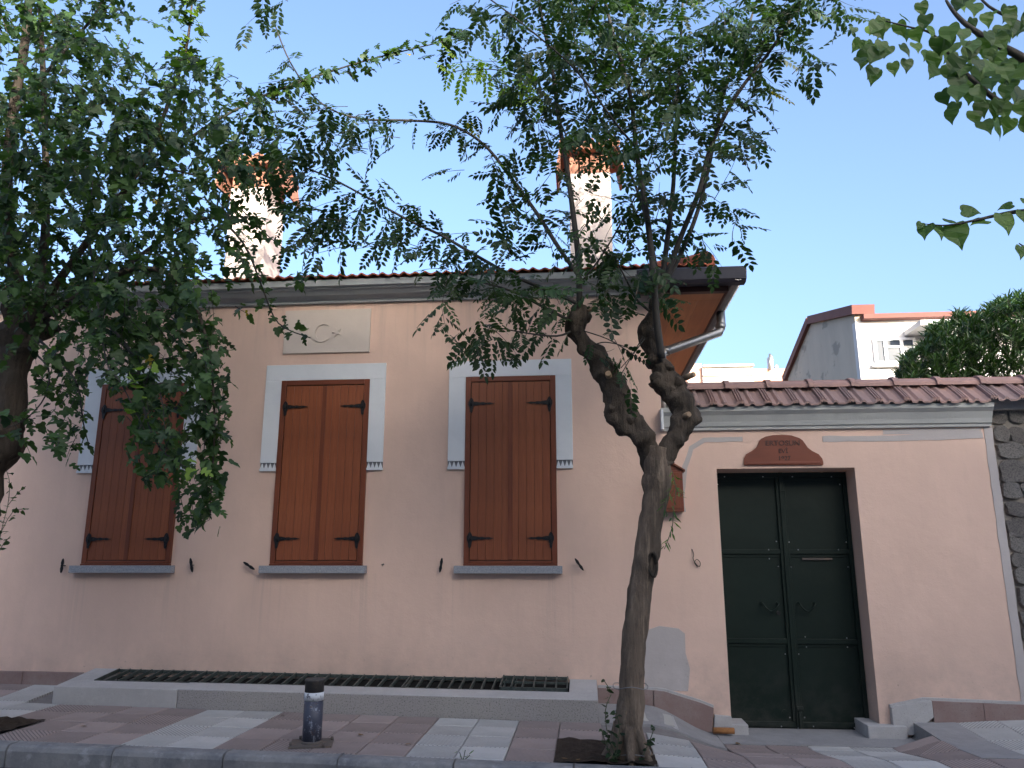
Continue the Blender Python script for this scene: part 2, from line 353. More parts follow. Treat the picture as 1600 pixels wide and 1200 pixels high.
# pavement bed
pb = MB(); nx, ny = 150, 22
X0, X1 = -12.0, 9.0; Y0, Y1 = KERB, .34
vs = [(X0 + (X1 - X0) * i / nx, Y0 + (Y1 - Y0) * j / ny) for j in range(ny + 1) for i in range(nx + 1)]
pb.add([(x, y, zp(x, y) - .016) for x, y in vs], [(j * (nx + 1) + i, j * (nx + 1) + i + 1, (j + 1) * (nx + 1) + i + 1, (j + 1) * (nx + 1) + i) for j in range(ny) for i in range(nx)])
pav = tag(pb.build('pavement', 'mortar'), kind='structure')
PITS = [(-.215, .475, KERB, -1.27), (-5.045, -4.355, KERB, -1.27)]
TW = .345
def inpit(x0, x1, y0, y1):
    cx, cy = (x0 + x1) / 2, (y0 + y1) / 2
    return any(a < cx < b and c < cy < d for a, b, c, d in PITS)
def tile(x0, x1, y0, y1, mat):
    g = .0035; x0 += g; x1 -= g; y0 += g; y1 -= g
    cx, cy = (x0 + x1) / 2, (y0 + y1) / 2; dz = random.uniform(-.002, .002); cz = zp(cx, cy)
    rx = random.uniform(-.002, .002)
    c = [(x0, y0), (x1, y0), (x1, y1), (x0, y1)]; e = .006
    ci = [(x0 + e, y0 + e), (x1 - e, y0 + e), (x1 - e, y1 - e), (x0 + e, y1 - e)]
    m = MB()
    L = lambda p, off: (p[0] - cx, p[1] - cy, zp(*p) + off + dz - cz + rx * (p[0] - cx) / .17)
    v = [L(p, -.03) for p in c] + [L(p, -.004) for p in c] + [L(p, .001) for p in ci]
    f = [(i, (i + 1) % 4, 4 + (i + 1) % 4, 4 + i) for i in range(4)] + [(4 + i, 4 + (i + 1) % 4, 8 + (i + 1) % 4, 8 + i) for i in range(4)] + [(8, 9, 10, 11)]
    m.add(v, f)
    place(m.mesh('tile', mat), 'tile', pav, T((cx, cy, cz)))
for k in range(-22, 19):
    x0 = -.56 + k * TW; x1 = x0 + TW; white = (k in (3, -2 + 9, 8, 11, 12)) or (k % 6 in (0, 1) and False)
    white = white or k in (-2, -1, -8, -7, -14, -13, -20, -19)
    for j in range(6):
        y0 = KERB + j * TW; y1 = min(y0 + TW, -.001)
        if y0 > -.01 or x1 < -7.5 or x0 > 5.2: continue
        if inpit(x0, x1, y0, y1): continue
        cx = (x0 + x1) / 2
        if -4.8 < x1 - .05 and x0 < .10 and y1 > -.62: 
            y1 = -.615
            if y1 - y0 < .04: continue
        if .12 < cx < 1.2 and y1 > -.60:
            continue
        if 1.15 < cx < 2.86 and y1 > -.41:
            y1 = min(y1, -.41)
            if y1 - y0 < .05: continue
        if 2.86 < cx < 3.23 and y1 > -1.26:
            y1 = -1.252
            if y1 - y0 < .05: continue
        base = 'white_tile' if white else 'pink_tile'
        q = (k * 3 + j * 5 + (k * j)) % 4
        sfx = '_ribbed' if (k + j) % 2 == 0 else ('_ribbed_back' if (j + k // 2) % 3 == 0 else '_plain')
        tile(x0, x1, y0, y1, base + sfx)
# smooth grey concrete parts of the pavement by the gate
def sheet(name, x0, x1, y0, y1, off, mat, n=10, parent=None, skirt=.05, kind=None):
    m = MB(); P = [(x0 + (x1 - x0) * i / n, y0 + (y1 - y0) * j / n) for j in range(n + 1) for i in range(n + 1)]
    m.add([(x, y, zp(x, y) + off) for x, y in P], [(j * (n + 1) + i, j * (n + 1) + i + 1, (j + 1) * (n + 1) + i + 1, (j + 1) * (n + 1) + i) for j in range(n) for i in range(n)])
    edge = [(i, 0) for i in range(n + 1)] + [(n, j) for j in range(1, n + 1)] + [(i, n) for i in range(n - 1, -1, -1)] + [(0, j) for j in range(n - 1, -1, -1)]
    pts = [(x0 + (x1 - x0) * i / n, y0 + (y1 - y0) * j / n) for i, j in edge]
    v = [(x, y, zp(x, y) + off) for x, y in pts] + [(x, y, zp(x, y) + off - skirt) for x, y in pts]; L = len(pts)
    m.add(v, [(i, i + L, i + 1 + L, i + 1) for i in range(L - 1)])
    return m.build(name, mat, parent, kind=kind)
sheet('concrete_screed', .115, 1.16, -.60, -.01, .001, 'worn_concrete', 12, pav)
sheet('gate_threshold', 1.163, 2.845, -.405, .33, .003, 'worn_concrete', 12, pav)
# sloping cheek right of the gate, with the dark gap beside it
sheet('ramp_cheek', 2.872, 3.232, -1.25, -.02, .004, 'worn_concrete', 14, pav, .22)
MB().box(2.846, 2.874, -.45, -.0, -.05, .004).build('gap_floor', 'pit_dark', pav)
# tree pits
for a, b, c, d in PITS:
    m = MB(); n = 16; P = [(a + (b - a) * i / n, c + .002 + (d - c - .004) * j / n) for j in range(n + 1) for i in range(n + 1)]
    m.add([(x, y, zp(x, y) + .004 + .045 * abs(noise.noise(Vector((x * 6, y * 6, 3)))) + .012 * noise.noise(Vector((x * 25, y * 25, 1)))) for x, y in P], [(j * (n + 1) + i, j * (n + 1) + i + 1, (j + 1) * (n + 1) + i + 1, (j + 1) * (n + 1) + i) for j in range(n) for i in range(n)], True)
    tag(m.build('tree_pit_soil', 'soil'), kind='structure')
# kerb
kb = MB().box(-12, 9, KERB - .135, KERB - .02, -.4, -.08); kerb = tag(kb.build('kerb', 'mortar'), kind='structure')
x = -8.02
while x < 6:
    w = random.uniform(.78, .82); a, b = x + .004, x + w - .004; ja = random.uniform(-.006, .006)
    za, zb = zbase(a, KERB), zbase(b, KERB)
    if a > .3: za, zb = zp(a, KERB), zp(b, KERB)
    m = MB(); prof = [(-.15, -.2), (-.15, -.035), (-.135, -.006), (-.115, .002), (-.004, .002), (-.004, -.2)]
    n = len(prof); v = [(a, KERB + y + ja, za + z) for y, z in prof] + [(b, KERB + y + ja, zb + z) for y, z in prof]
    m.add(v, [tuple(range(n)), tuple(range(2 * n - 1, n - 1, -1))] + [(i, (i + 1) % n, (i + 1) % n + n, i + n) for i in range(n)])
    m.build('kerb_stone', 'kerb_concrete', kerb, bevel=.006); x += w
# ================================================================== HOUSE
HX = .81
house = thing('house', 'single storey pink rendered house with brown wooden shutters and tiled roof', 'house', (-3, 0, .3))
MB().box(-11, HX, 0, 7.5, -.3, 4.34).build('wall', 'pink_stucco', house)
cor = MB(); prof = [(0, 4.195), (-.035, 4.195), (-.04, 4.225), (-.07, 4.235), (-.12, 4.255), (-.16, 4.29), (-.19, 4.30), (-.195, 4.315), (-.225, 4.32), (-.23, 4.385), (.0, 4.385)]
cor.extx(prof[::-1], -11, .60); cor.build('cornice', 'cornice_paint', house)
# base course left of the light well
for i in range(6):
    a = -4.90 - .62 * i; b = a - .614
    m = MB(); m.hexa([(b, -.035, 0), (a, -.035, 0), (a, 0, 0), (b, 0, 0)], [(b, -.035, .365 + .0075 * (-b - 4) + .09), (a, -.035, .365 + .0075 * (-a - 4) + .09), (a, 0, .365 + .0075 * (-a - 4) + .09), (b, 0, .365 + .0075 * (-b - 4) + .09)])
    m.build('base_stone', 'andesite', house, bevel=.004)
# roof
EZ = 4.40; sl = .22
roof = MB()
roof.add([(-11.2, -.18, EZ), (1.5, -.18, EZ), (1.5, 7.7, EZ), (-11.2, 7.7, EZ), (-8.5, 3.8, EZ + sl * 3.9), (-2.4, 3.8, EZ + sl * 3.9)], [(0, 1, 5, 4), (1, 2, 5), (2, 3, 4, 5), (3, 0, 4)])
roof.box(-11.1, 1.45, -.1, 7.6, 4.345, 4.395)
roofo = roof.build('roof', 'clay_tile', house)
def roof_tile_mesh(w=.235, L=.40, th=.016, slope=sl):
    m = MB(); n = 12; prof = []
    for i in range(n + 1):
        u = i / n; z = .022 * (.5 - .5 * math.cos(2 * math.pi * 2 * u)) ; z += .008 if .1 < u < .3 else 0
        prof.append((u * w, z))
    v = []
    for y in (0, L):
        for px, pz in prof: v.append((px, y, pz + y * slope))
        for px, pz in prof: v.append((px, y, pz + y * slope - th))
    k = n + 1; f = []
    for i in range(n):
        f += [(i, i + 1, 2 * k + i + 1, 2 * k + i), (k + i + 1, k + i, 3 * k + i, 3 * k + i + 1), (i + 1, i, k + i, k + i + 1)]
    f += [(0, 2 * k, 3 * k, k), (n, k + n, 3 * k + n, 2 * k + n)]
    return m.add(v, f, False).mesh('roof_tile', 'clay_tile')
rt = roof_tile_mesh()
x = -7.6
while x < 1.25:
    M = T((x, -.27 + random.uniform(-.008, .008), 4.405 + random.uniform(-.003, .003))) @ Matrix.Rotation(random.uniform(-.012, .012), 4, 'Y')
    place(rt, 'roof_tile', roofo, M); x += .222
rest = MB(); 
for r in range(1, 9):
    y = -.27 + r * .33
    for i in range(48):
        x = -7.6 + i * .222
        if x > 1.2 - (y + .2): continue
        z = 4.42 + sl * (y + .27) + .012
        rest.add([(x, y, z), (x + .055, y, z + .03), (x + .11, y, z), (x + .165, y, z + .022), (x + .222, y, z), (x, y + .37, z + sl * .33), (x + .055, y + .37, z + .03 + sl * .33), (x + .11, y + .37, z + sl * .33), (x + .165, y + .37, z + .022 + sl * .33), (x + .222, y + .37, z + sl * .33)], [(0, 1, 6, 5), (1, 2, 7, 6), (2, 3, 8, 7), (3, 4, 9, 8)])
rest.build('upper_tiles', 'clay_tile', roofo, kind='stuff')
# hip ridge tiles at the right corner
for i in range(5):
    p = Vector((1.33 - .33 * i, -.16 + .33 * i, 4.47 + sl * .33 * i)); d = Vector((-1, 1, sl)).normalized()
    m = MB(); m.tube([p - d * .02, p + d * .02, p + d * .10, p + d * .42], [.085, .115, .105, .085], 12)
    m.build('hip_tile', 'clay_tile', roofo)
# gutters
def gutter(m, pts_dir, a, b, r=.085):
    pass
g = MB(); prof = [(-.40, 4.305), (-.415, 4.318), (-.425, 4.31), (-.42, 4.285), (-.405, 4.20), (-.36, 4.172), (-.27, 4.172), (-.245, 4.20), (-.24, 4.33), (-.25, 4.33), (-.26, 4.205), (-.28, 4.185), (-.35, 4.185), (-.385, 4.21)]
g.extx(prof[::-1], .585, 1.635); g.build('front_gutter', 'gutter_dark', house)
for xx in (.93, 1.28):
    g = MB(); p2 = [(-.428, 4.31), (-.424, 4.283), (-.409, 4.197), (-.362, 4.168), (-.268, 4.168), (-.268, 4.172), (-.36, 4.172), (-.405, 4.20), (-.42, 4.285)]
    g.extx(p2[::-1], xx, xx + .012); g.build('gutter_seam', 'gutter_dark', house)
g = MB(); sec = []
for i in range(9):
    an = math.pi + math.pi * i / 8; sec.append((1.56 + .085 * math.cos(an), 4.285 + .105 * math.sin(an)))
sec_in = [(1.56 + .078 * math.cos(math.pi + math.pi * i / 8), 4.285 + .098 * math.sin(math.pi + math.pi * i / 8)) for i in range(8, -1, -1)]
pr_ = sec + sec_in; n = len(pr_)
for (ya, yb) in [(-.39 + .62 * i, -.39 + .62 * (i + 1) - .004) for i in range(11)]:
    g = MB(); v = [(x, ya, z) for x, z in pr_] + [(x, yb, z) for x, z in pr_]
    g.add(v, [(i, (i + 1) % n, (i + 1) % n + n, i + n) for i in range(n)] + [tuple(range(n))[::-1], tuple(range(n, 2 * n))], False)
    g.build('side_gutter', 'zinc_pipe', house)
# soffit of the side overhang
MB().box(.60, 1.49, -.235, -.165, 4.13, 4.33).build('fascia_board', 'dark_board', house)
MB().box(1.47, 1.49, -.16, 7.2, 4.13, 4.33).build('fascia_board', 'dark_board', house)
sof = MB().box(HX, 1.47, -.16, 7.2, 4.16, 4.17).build('soffit', 'dark_board', house)
for a, b in ((HX + .003, 1.02), (1.024, 1.235), (1.239, 1.466)):
    m = MB().box(a, b, .06 - 0, 7.0, 4.137, 4.157); m.build('soffit_board', 'soffit_wood', sof, bevel=.002)
MB().box(HX + .003, 1.466, -.158, .055, 4.137, 4.157).build('soffit_board', 'soffit_wood', sof, bevel=.002)
m = MB().box(HX + .0, HX + .04, -.15, 7, 4.10, 4.136); m.build('soffit_trim', 'soffit_wood', sof)
# downpipe
pe = [(1.56, .62, 4.19), (1.56, .62, 4.02), (1.53, .60, 3.95), (.92, .28, 3.67), (.86, .24, 3.62), (.86, .24, 3.0), (.86, .24, .45)]
m = MB(); m.tube(pe, .048, 12); m.build('downpipe', 'zinc_pipe', house)
for p in (pe[1], pe[3]):
    MB().tube([Vector(p) + Vector((0, 0, .03)), Vector(p) - Vector((.02, .01, .03))], .054, 12).build('pipe_collar', 'zinc_pipe', house)
# chimneys
def chimney(x0, x1, y0, y1, zc, capd):
    base = MB(); base.box(x0, x1, y0, y1, 4.45, zc); c = base.build('chimney', 'chimney_plaster', house, bevel=.01)
    MB().box(x0 - .03, x1 + .03, y0 - .03, y1 + .03, 4.42, 4.55).build('chimney_flashing', 'cornice_paint', c)
    # brick piers with openings
    zb = zc; zt = zc + .26
    for i in range(4):
        xx = x0 + .01 + (x1 - x0 - .12) * i / 3
        for yy in (y0 + .01, y1 - .11):
            MB().box(xx, xx + .10, yy, yy + .10, zb, zt).build('pier_brick', 'clay_cap', c, bevel=.004)
    MB().box(x0 + .12, x1 - .12, y0 + .12, y1 - .12, zb, zt - .02).build('flue_pot', 'clay_cap', c)
    # overhanging tile hood
    e = capd; m = MB(); cx = (x0 + x1) / 2
    m.hexa([(x0 - e, y0 - e, zt + .0), (x1 + e, y0 - e, zt + .0), (x1 + e, y1 + e, zt + .0), (x0 - e, y1 + e, zt + .0)],
           [(x0 - e, y0 - e, zt + .035), (x1 + e, y0 - e, zt + .035), (x1 + e, y1 + e, zt + .035), (x0 - e, y1 + e, zt + .035)]); m.build('hood_slab', 'clay_cap', c)
    nn = 5; w = (x1 - x0 + 2 * e + .04) / nn
    for i in range(nn):
        a = x0 - e - .02 + w * i
        for sgn in (0, 1):
            ya, yb = ((y0 - e - .03, (y0 + y1) / 2) if sgn == 0 else ((y0 + y1) / 2, y1 + e + .03))
            za, zb2 = (zt + .05, zt + .17) if sgn == 0 else (zt + .17, zt + .05)
            m = MB(); m.tube([(a + w / 2, ya, za), (a + w / 2, yb, zb2)], w * .5, 8); m.build('hood_tile', 'clay_cap', c)
    for xx, s_ in ((x0 - e, -1), (x1 + e, 1)):   # hanging side tiles
        for k in range(3):
            yy = y0 - e + (y1 - y0 + 2 * e) * k / 3; yb = yy + (y1 - y0 + 2 * e) / 3 - .006
            m = MB(); m.hexa([(xx - .012 + s_ * .045, yy, zt - .26), (xx + .012 + s_ * .045, yy, zt - .26), (xx + .012 + s_ * .045, yb, zt - .26), (xx - .012 + s_ * .045, yb, zt - .26)],
                   [(xx - .012, yy, zt), (xx + .012, yy, zt), (xx + .012, yb, zt), (xx - .012, yb, zt)]); m.build('side_tile', 'clay_cap', c)
chimney(-4.24, -3.76, .8, 1.33, 6.02, .11)
chimney(-.07, .42, .8, 1.2, 6.02, .10)
# relief panel
pn = MB().box(-3.10, -2.17, -.022, .001, 3.655, 4.128).build('relief_panel', 'panel_white', house, bevel=.003)
cx, cz = at(503.5, 520.7).x, at(503.5, 520.7).z; N = 40; pts = []
r1, r2, dx = .106, .088, .026
xi = (r1 ** 2 - r2 ** 2 + dx ** 2) / (2 * dx); a1 = math.acos(xi / r1); a2 = math.acos((xi - dx) / r2)
outer = [(cx + r1 * math.cos(a), cz + r1 * math.sin(a)) for a in [a1 + (2 * math.pi - 2 * a1) * i / N for i in range(N + 1)]]
inner = [(cx + dx + r2 * math.cos(a), cz + r2 * math.sin(a)) for a in [2 * math.pi - a2 - (2 * math.pi - 2 * a2) * i / N for i in range(1, N)]]
m = MB()
for i in range(N):
    inn = [outer[-1]] + inner + [outer[0]]; inn = inn[::-1]
    q = [outer[i], outer[i + 1], inn[i + 1], inn[i]]; m.prism(q, -.036, -.022)
m.build('crescent', 'panel_white', pn)
sx, sz = at(527.5, 520.7).x, cz; st = []
for i in range(10):
    rr = .052 if i % 2 == 0 else .021; an = R(180) + i * math.pi / 5; st.append((sx + rr * math.cos(an), sz + rr * math.sin(an)))
m = MB()
for i in range(5):
    m.prism([(sx, sz), st[2 * i - 1], st[2 * i], st[2 * i + 1]], -.036, -.022)
m.build('star', 'panel_white', pn)
# hinge mesh (strap pointing +x, origin on hinge line)
def hinge_mesh():
    m = MB(); y0, y1 = -.006, 0
    m.prism([(0, -.022), (.05, -.020), (.09, -.011), (.12, -.015), (.15, -.008), (.19, -.011), (.215, -.004), (.24, 0), (.215, .004), (.19, .011), (.15, .008), (.12, .015), (.09, .011), (.05, .020), (0, .022)], y0, y1)
    m.prism([(-.012, -.085), (0, -.10), (.012, -.085), (.016, -.05), (.022, -.03), (.022, .03), (.016, .045), (.006, .058), (-.006, .058), (-.016, .045), (-.022, .03), (-.03, .015), (-.03, -.015), (-.022, -.03), (-.016, -.05)], y0 - .004, y1 - .001)
    m.tube([(0, -.012, -.03), (0, -.012, .03)], .008, 8)
    for px in (.045, .10, .165): m.tube([(px, -.006, 0), (px, -.011, 0)], .006, 6)
    for pz in (-.06, .04): m.tube([(0, -.009, pz), (0, -.014, pz)], .005, 6)
    return m.mesh('hinge', 'black_iron')
HM = hinge_mesh()
WIN = [(-5.055, -4.115), (-3.085, -2.15), (-1.148, -.238)]
plank_cache = {}
for wi, (a, b) in enumerate(WIN):
    z0, z1 = 1.502, 3.36; fw = .052
    # frame
    fr = MB().box(a, a + fw, -.030, .0, z0, z1); frame = fr.build('window_frame', 'frame_wood', house, bevel=.003)
    MB().box(b - fw, b, -.030, .0, z0, z1).build('jamb', 'frame_wood', frame, bevel=.003)
    MB().box(a + fw + .001, b - fw - .001, -.030, .0, z1 - fw, z1).build('head_rail', 'frame_wood_across', frame, bevel=.003)
    MB().box(a + fw + .001, b - fw - .001, -.028, .0, z0, z0 + .03).build('bottom_rail', 'frame_wood_across', frame, bevel=.003)
    MB().box(a + fw, b - fw, -.006, -.001, z0 + .03, z1 - fw).build('backing', 'pit_dark', frame)
    ia, ib = a + fw + .006, b - fw - .006; mid = (a + b) / 2; s0, s1 = z0 + .036, z1 - fw - .008
    for side in (0, 1):
        p, q = (ia, mid - .002) if side == 0 else (mid + .002, ib)
        sh = MB().box(p, q, -.012, -.007, s0, s1).build('shutter', 'frame_wood', house)
        n = 5; w = (q - p) / n
        for i in range(n):
            wa, wb = p + w * i + .0012, p + w * (i + 1) - .0012
            key = round(wb - wa, 4)
            if key not in plank_cache: plank_cache[key] = MB().box(0, wb - wa, -.012, 0, 0, s1 - s0).mesh('plank', 'shutter_wood')
            place(plank_cache[key], 'plank', sh, T((wa, -.0125 - (i % 2) * .0006, s0)), bevel=.002)
        for hz in (3.08, 1.745):
            M = T((p + .002, -.031, hz)) if side == 0 else T((q - .002, -.031, hz)) @ Matrix.Scale(-1, 4, (1, 0, 0))
            place(HM, 'hinge', sh, M)
        if side == 1: MB().box(mid - .022, mid + .022, -.034, -.0255, s0 + .002, s1 - .002).build('astragal', 'frame_wood', sh, bevel=.003)
    # surround: legs, head, carved foot
    oa, ob = a - .175, b + .165; zt, zb = 3.53, 2.42
    su = MB(); su.box(oa, ob, -.024, 0, z1 + .002, zt)
    for p, q in ((oa, a - .002), (b + .002, ob)):
        su.box(p, q, -.024, 0, zb + .082, z1 + .002)
    suo = su.build('window_surround', 'trim_white', house, bevel=.003)
    for p, q in ((oa, a - .002), (b + .002, ob)):
        MB().box(p, q, -.026, 0, zb, zb + .022).build('foot_strip', 'trim_white', suo)
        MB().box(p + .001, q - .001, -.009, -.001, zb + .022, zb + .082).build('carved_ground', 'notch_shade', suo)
        n = 4; w = (q - p) / n; tm = MB()
        for i in range(n):
            c = p + w * (i + .0)
            l_, r_ = (c, c + w)
            tm.prism([(l_ + .002, zb + .022), (r_ - .002, zb + .022), ((l_ + r_) / 2, zb + .080)], -.022, -.010)
        tm.build('carved_triangle', 'trim_white', suo)
    MB().box(a - .085, b + .045, -.085, 0, 1.412, 1.484).build('window_sill', 'granite', house, bevel=.004)
    MB().box(a + .0, b - .0, -.04, 0, 1.4845, 1.501).build('sill_bed', 'frame_wood_across', house)
# shutter catches
for (px, py, ang) in ((97, 884, 2), (299, 883, -14), (389, 884, -58), (689, 883, 8), (905, 882, -35)):
    p = at(px, py, -.05); M = T(p) @ Matrix.Rotation(R(ang), 4, 'Y')
    m = MB(); m.prism([(-.008, -.06), (0, -.072), (.008, -.06), (.014, -.03), (.009, 0), (.014, .03), (.008, .06), (0, .072), (-.008, .06), (-.014, .03), (-.009, 0), (-.014, -.03)], -.006, .006)
    m.tube([(0, 0, 0), (0, .05, 0)], .005, 6)
    m.tube([(0, -.012, 0), (0, -.005, 0)], .009, 8)
    place(m.mesh('shutter_catch', 'black_iron'), 'shutter_catch', house, M)
p = at(598, 882, -.02); MB().tube([p + Vector((-.012, 0, 0)), p + Vector((.014, 0, 0))], .005, 6).tube([p + Vector((0, -.01, -.012)), p + Vector((0, .02, .008))], .004, 6).build('bare_bracket', 'plate_rust', house)
# ================================================================== LIGHT WELL
well = thing('light_well', 'raised concrete light well with a dark green metal grating along the house foot', 'light well', (-2.4, -.3, .25))
def wt(X, Y): return .376 - .0098 * (X - .11) + .13 * (Y + .60)
GY = -.395; gx0, gx1 = -4.55, -.14
def slab(x0, x1, y0, y1, name, mat, zb=-.1, off=0):
    m = MB(); m.hexa([(x0, y0, zb), (x1, y0, zb), (x1, y1, zb), (x0, y1, zb)], [(x0, y0, wt(x0, y0) + off), (x1, y0, wt(x1, y0) + off), (x1, y1, wt(x1, y1) + off), (x0, y1, wt(x0, y1) + off)])
    return m.build(name, mat, well, bevel=.005)
slab(-4.79, -3.62, -.60, GY, 'curb_block', 'concrete'); slab(-3.615, .11, -.60, GY, 'curb_block', 'rough_concrete')
slab(-3.614, .109, -.598, GY + .001, 'curb_topping', 'concrete', .3, .004)
slab(-4.79, gx0, GY + .002, -.001, 'curb_block', 'concrete'); slab(gx1, .11, GY + .002, -.001, 'curb_block', 'concrete', off=.004)
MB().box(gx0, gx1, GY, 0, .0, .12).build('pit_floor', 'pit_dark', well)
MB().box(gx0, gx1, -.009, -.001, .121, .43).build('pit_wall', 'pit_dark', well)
def grate(x0, x1, n, lift=0, mids=0, ya=GY, yb=-.012):
    zf = lambda X, Y: wt(X, Y) + .004 + lift
    fr = MB()
    for y in (ya, yb - .022):
        fr.hexa([(x0, y, zf(x0, y) - .028), (x1, y, zf(x1, y) - .028), (x1, y + .022, zf(x1, y) - .028), (x0, y + .022, zf(x0, y) - .028)], [(x0, y, zf(x0, y)), (x1, y, zf(x1, y)), (x1, y + .022, zf(x1, y)), (x0, y + .022, zf(x0, y))])
    b0 = MB(); b0.v, b0.f, b0.sm = fr.v[:8], fr.f[:6], fr.sm[:6]; g = b0.build('grate', 'grate_paint', well)
    b1 = MB(); b1.v, b1.f, b1.sm = fr.v[8:], [tuple(i - 8 for i in f) for f in fr.f[6:]], fr.sm[6:]; b1.build('frame_bar', 'grate_paint', g)
    for i in range(n + 1):
        x = x0 + (x1 - x0 - .014) * i / n
        m = MB(); m.hexa([(x, ya, zf(x, ya) - .03), (x + .012, ya, zf(x, ya) - .03), (x + .012, yb, zf(x, yb) - .03), (x, yb, zf(x, yb) - .03)], [(x, ya, zf(x, ya) + .003), (x + .012, ya, zf(x, ya) + .003), (x + .012, yb, zf(x, yb) + .003), (x, yb, zf(x, yb) + .003)])
        m.build('bar', 'grate_paint', g)
    for k in range(mids):
        y = ya + (yb - ya) * (k + 1) / (mids + 1)
        m = MB(); m.hexa([(x0, y, zf(x0, y) - .02), (x1, y, zf(x1, y) - .02), (x1, y + .008, zf(x1, y) - .02), (x0, y + .008, zf(x0, y) - .02)], [(x0, y, zf(x0, y) + .0), (x1, y, zf(x1, y) + .0), (x1, y + .008, zf(x1, y) + .0), (x0, y + .008, zf(x0, y) + .0)])
        m.build('cross_bar', 'grate_paint', g)
grate(gx0 + .01, -1.63, 26); grate(-1.615, -.62, 10, .0, 0); grate(-.76, gx1 - .01, 6, .024, 1, GY + .012)
# ================================================================== GARDEN WALL
gw = thing('garden_wall', 'pink rendered garden wall with tiled coping around the dark green gate', 'wall', (2.3, .18, .1))
GX0, GX1 = HX, 3.90; OX0, OX1 = 1.312, 2.605; WY = 0.0; WB = .40; GT = 2.40
w = MB(); w.box(GX0, OX0, WY, WB, -.2, 3.0); w.box(OX1, GX1, WY, WB, -.2, 3.0); w.box(OX0, OX1, WY, WB, GT, 3.0)
w.build('wall', 'pink_stucco', gw)
c = MB(); prof = [(WY, 2.775), (-.03, 2.775), (-.034, 2.80), (-.05, 2.81), (-.062, 2.85), (-.09, 2.91), (-.125, 2.945), (-.13, 2.985), (WY, 2.985)]
c.extx(prof[::-1], HX + .004 - .02, 3.885); c.build('cornice', 'cement_cornice', gw)
MB().box(HX - .018, HX + .003, -.128, 0, 2.777, 2.984).build('cornice_end', 'trim_white', gw)
# grey filler bands (chased cable) : inverted L round the upper left
def band(pts, w, y0=-.0035, name='filler_band', parent=gw, wob=.012):
    P = [Vector((p[0], 0, p[1])) for p in pts]; Q = []
    for i in range(len(P) - 1):
        n = max(2, int((P[i + 1] - P[i]).length / .06))
        for k in range(n): Q.append(P[i].lerp(P[i + 1], k / n))
    Q.append(P[-1]); m = MB(); v = []
    for i, p in enumerate(Q):
        d = (Q[min(i + 1, len(Q) - 1)] - Q[max(0, i - 1)]).normalized(); nrm = Vector((-d.z, 0, d.x))
        a = w / 2 + wob * noise.noise(p * 6); b = w / 2 + wob * noise.noise(p * 6 + Vector((9, 0, 0)))
        u = p + nrm * a; l_ = p - nrm * b; v += [(u.x, WY + y0, u.z), (l_.x, WY + y0, l_.z), (u.x, WY + .002, u.z), (l_.x, WY + .002, l_.z)]
    f = []
    for i in range(len(Q) - 1):
        o = 4 * i; f += [(o, o + 1, o + 5, o + 4), (o + 2, o, o + 4, o + 6), (o + 1, o + 3, o + 7, o + 5)]
    m.add(v, f); return m.build(name, 'grey_render', parent)
q = [(1068, 800), (1066, 770), (1070, 730), (1080, 700), (1100, 688), (1160, 686)]
band([(at(*p, 0).x, at(*p, 0).z) for p in q], .045)
q = [(1285, 686), (1400, 685), (1535, 680)]
band([(at(*p, 0).x, at(*p, 0).z) for p in q], .055, -.0045)
band([(3.862, .31), (3.862, 2.77)], .075, -.0055, 'edge_band', wob=.01)
band([(2.9, 2.735), (3.8, 2.735)], .05, -.0025, 'filler_band')
# grey cement patch left of the gate
pp = [(1010, 985), (1030, 978), (1060, 982), (1070, 990), (1071, 1020), (1078, 1045), (1075, 1080), (1008, 1078), (1006, 1030)]
MB().prism([(at(*p, 0).x, at(*p, 0).z) for p in pp][::-1], WY - .005, WY + .002).build('cement_patch', 'grey_render', gw)
# base stones, stepping down to the gate
def zig(poly, y0, mat='andesite', name='base_stone'): MB().prism(poly, y0, WY + .001).build(name, mat, gw, bevel=.004)
zig([(.118, .20), (.62, .20), (.62, .378), (.118, .392)], -.035)
zig([(.623, .18), (1.10, .03), (1.13, .03), (1.155, .235), (1.05, .275), (.72, .370), (.623, .378)], -.045)
zig([(1.135, -.02), (1.308, -.02), (1.308, .165), (1.16, .175), (1.152, .10)], -.05, 'concrete', 'jamb_block')
MB().box(1.16, 1.45, -.048, .25, -.02, .10).build('jamb_block', 'concrete', gw, bevel=.006)
MB().box(2.47, 2.80, -.09, .012, -.02, .12).build('jamb_block', 'concrete', gw, bevel=.008)
MB().box(2.47, 2.606, .013, .27, -.02, .12).build('jamb_block', 'concrete', gw, bevel=.008)
zig([(2.70, .04), (2.86, .04), (3.05, .19), (3.05, .325), (2.99, .325), (2.74, .275), (2.70, .262)], -.055, 'concrete')
zig([(3.053, .10), (3.48, .10), (3.48, .312), (3.053, .325)], -.05); zig([(3.483, .10), (3.90, .10), (3.90, .300), (3.483, .311)], -.05)
MB().prism([(2.70, .262), (2.99, .325), (3.05, .325), (3.90, .300), (3.90, .322), (3.05, .347), (2.99, .347), (2.70, .284)], -.03, WY + .001).build('base_fillet', 'concrete', gw)
MB().prism([(.118, .392), (.62, .378), (.72, .370), (1.05, .275), (1.155, .235), (1.16, .255), (1.05, .297), (.72, .392), (.62, .40), (.118, .412)], -.028, WY + .001).build('base_fillet', 'concrete', gw)
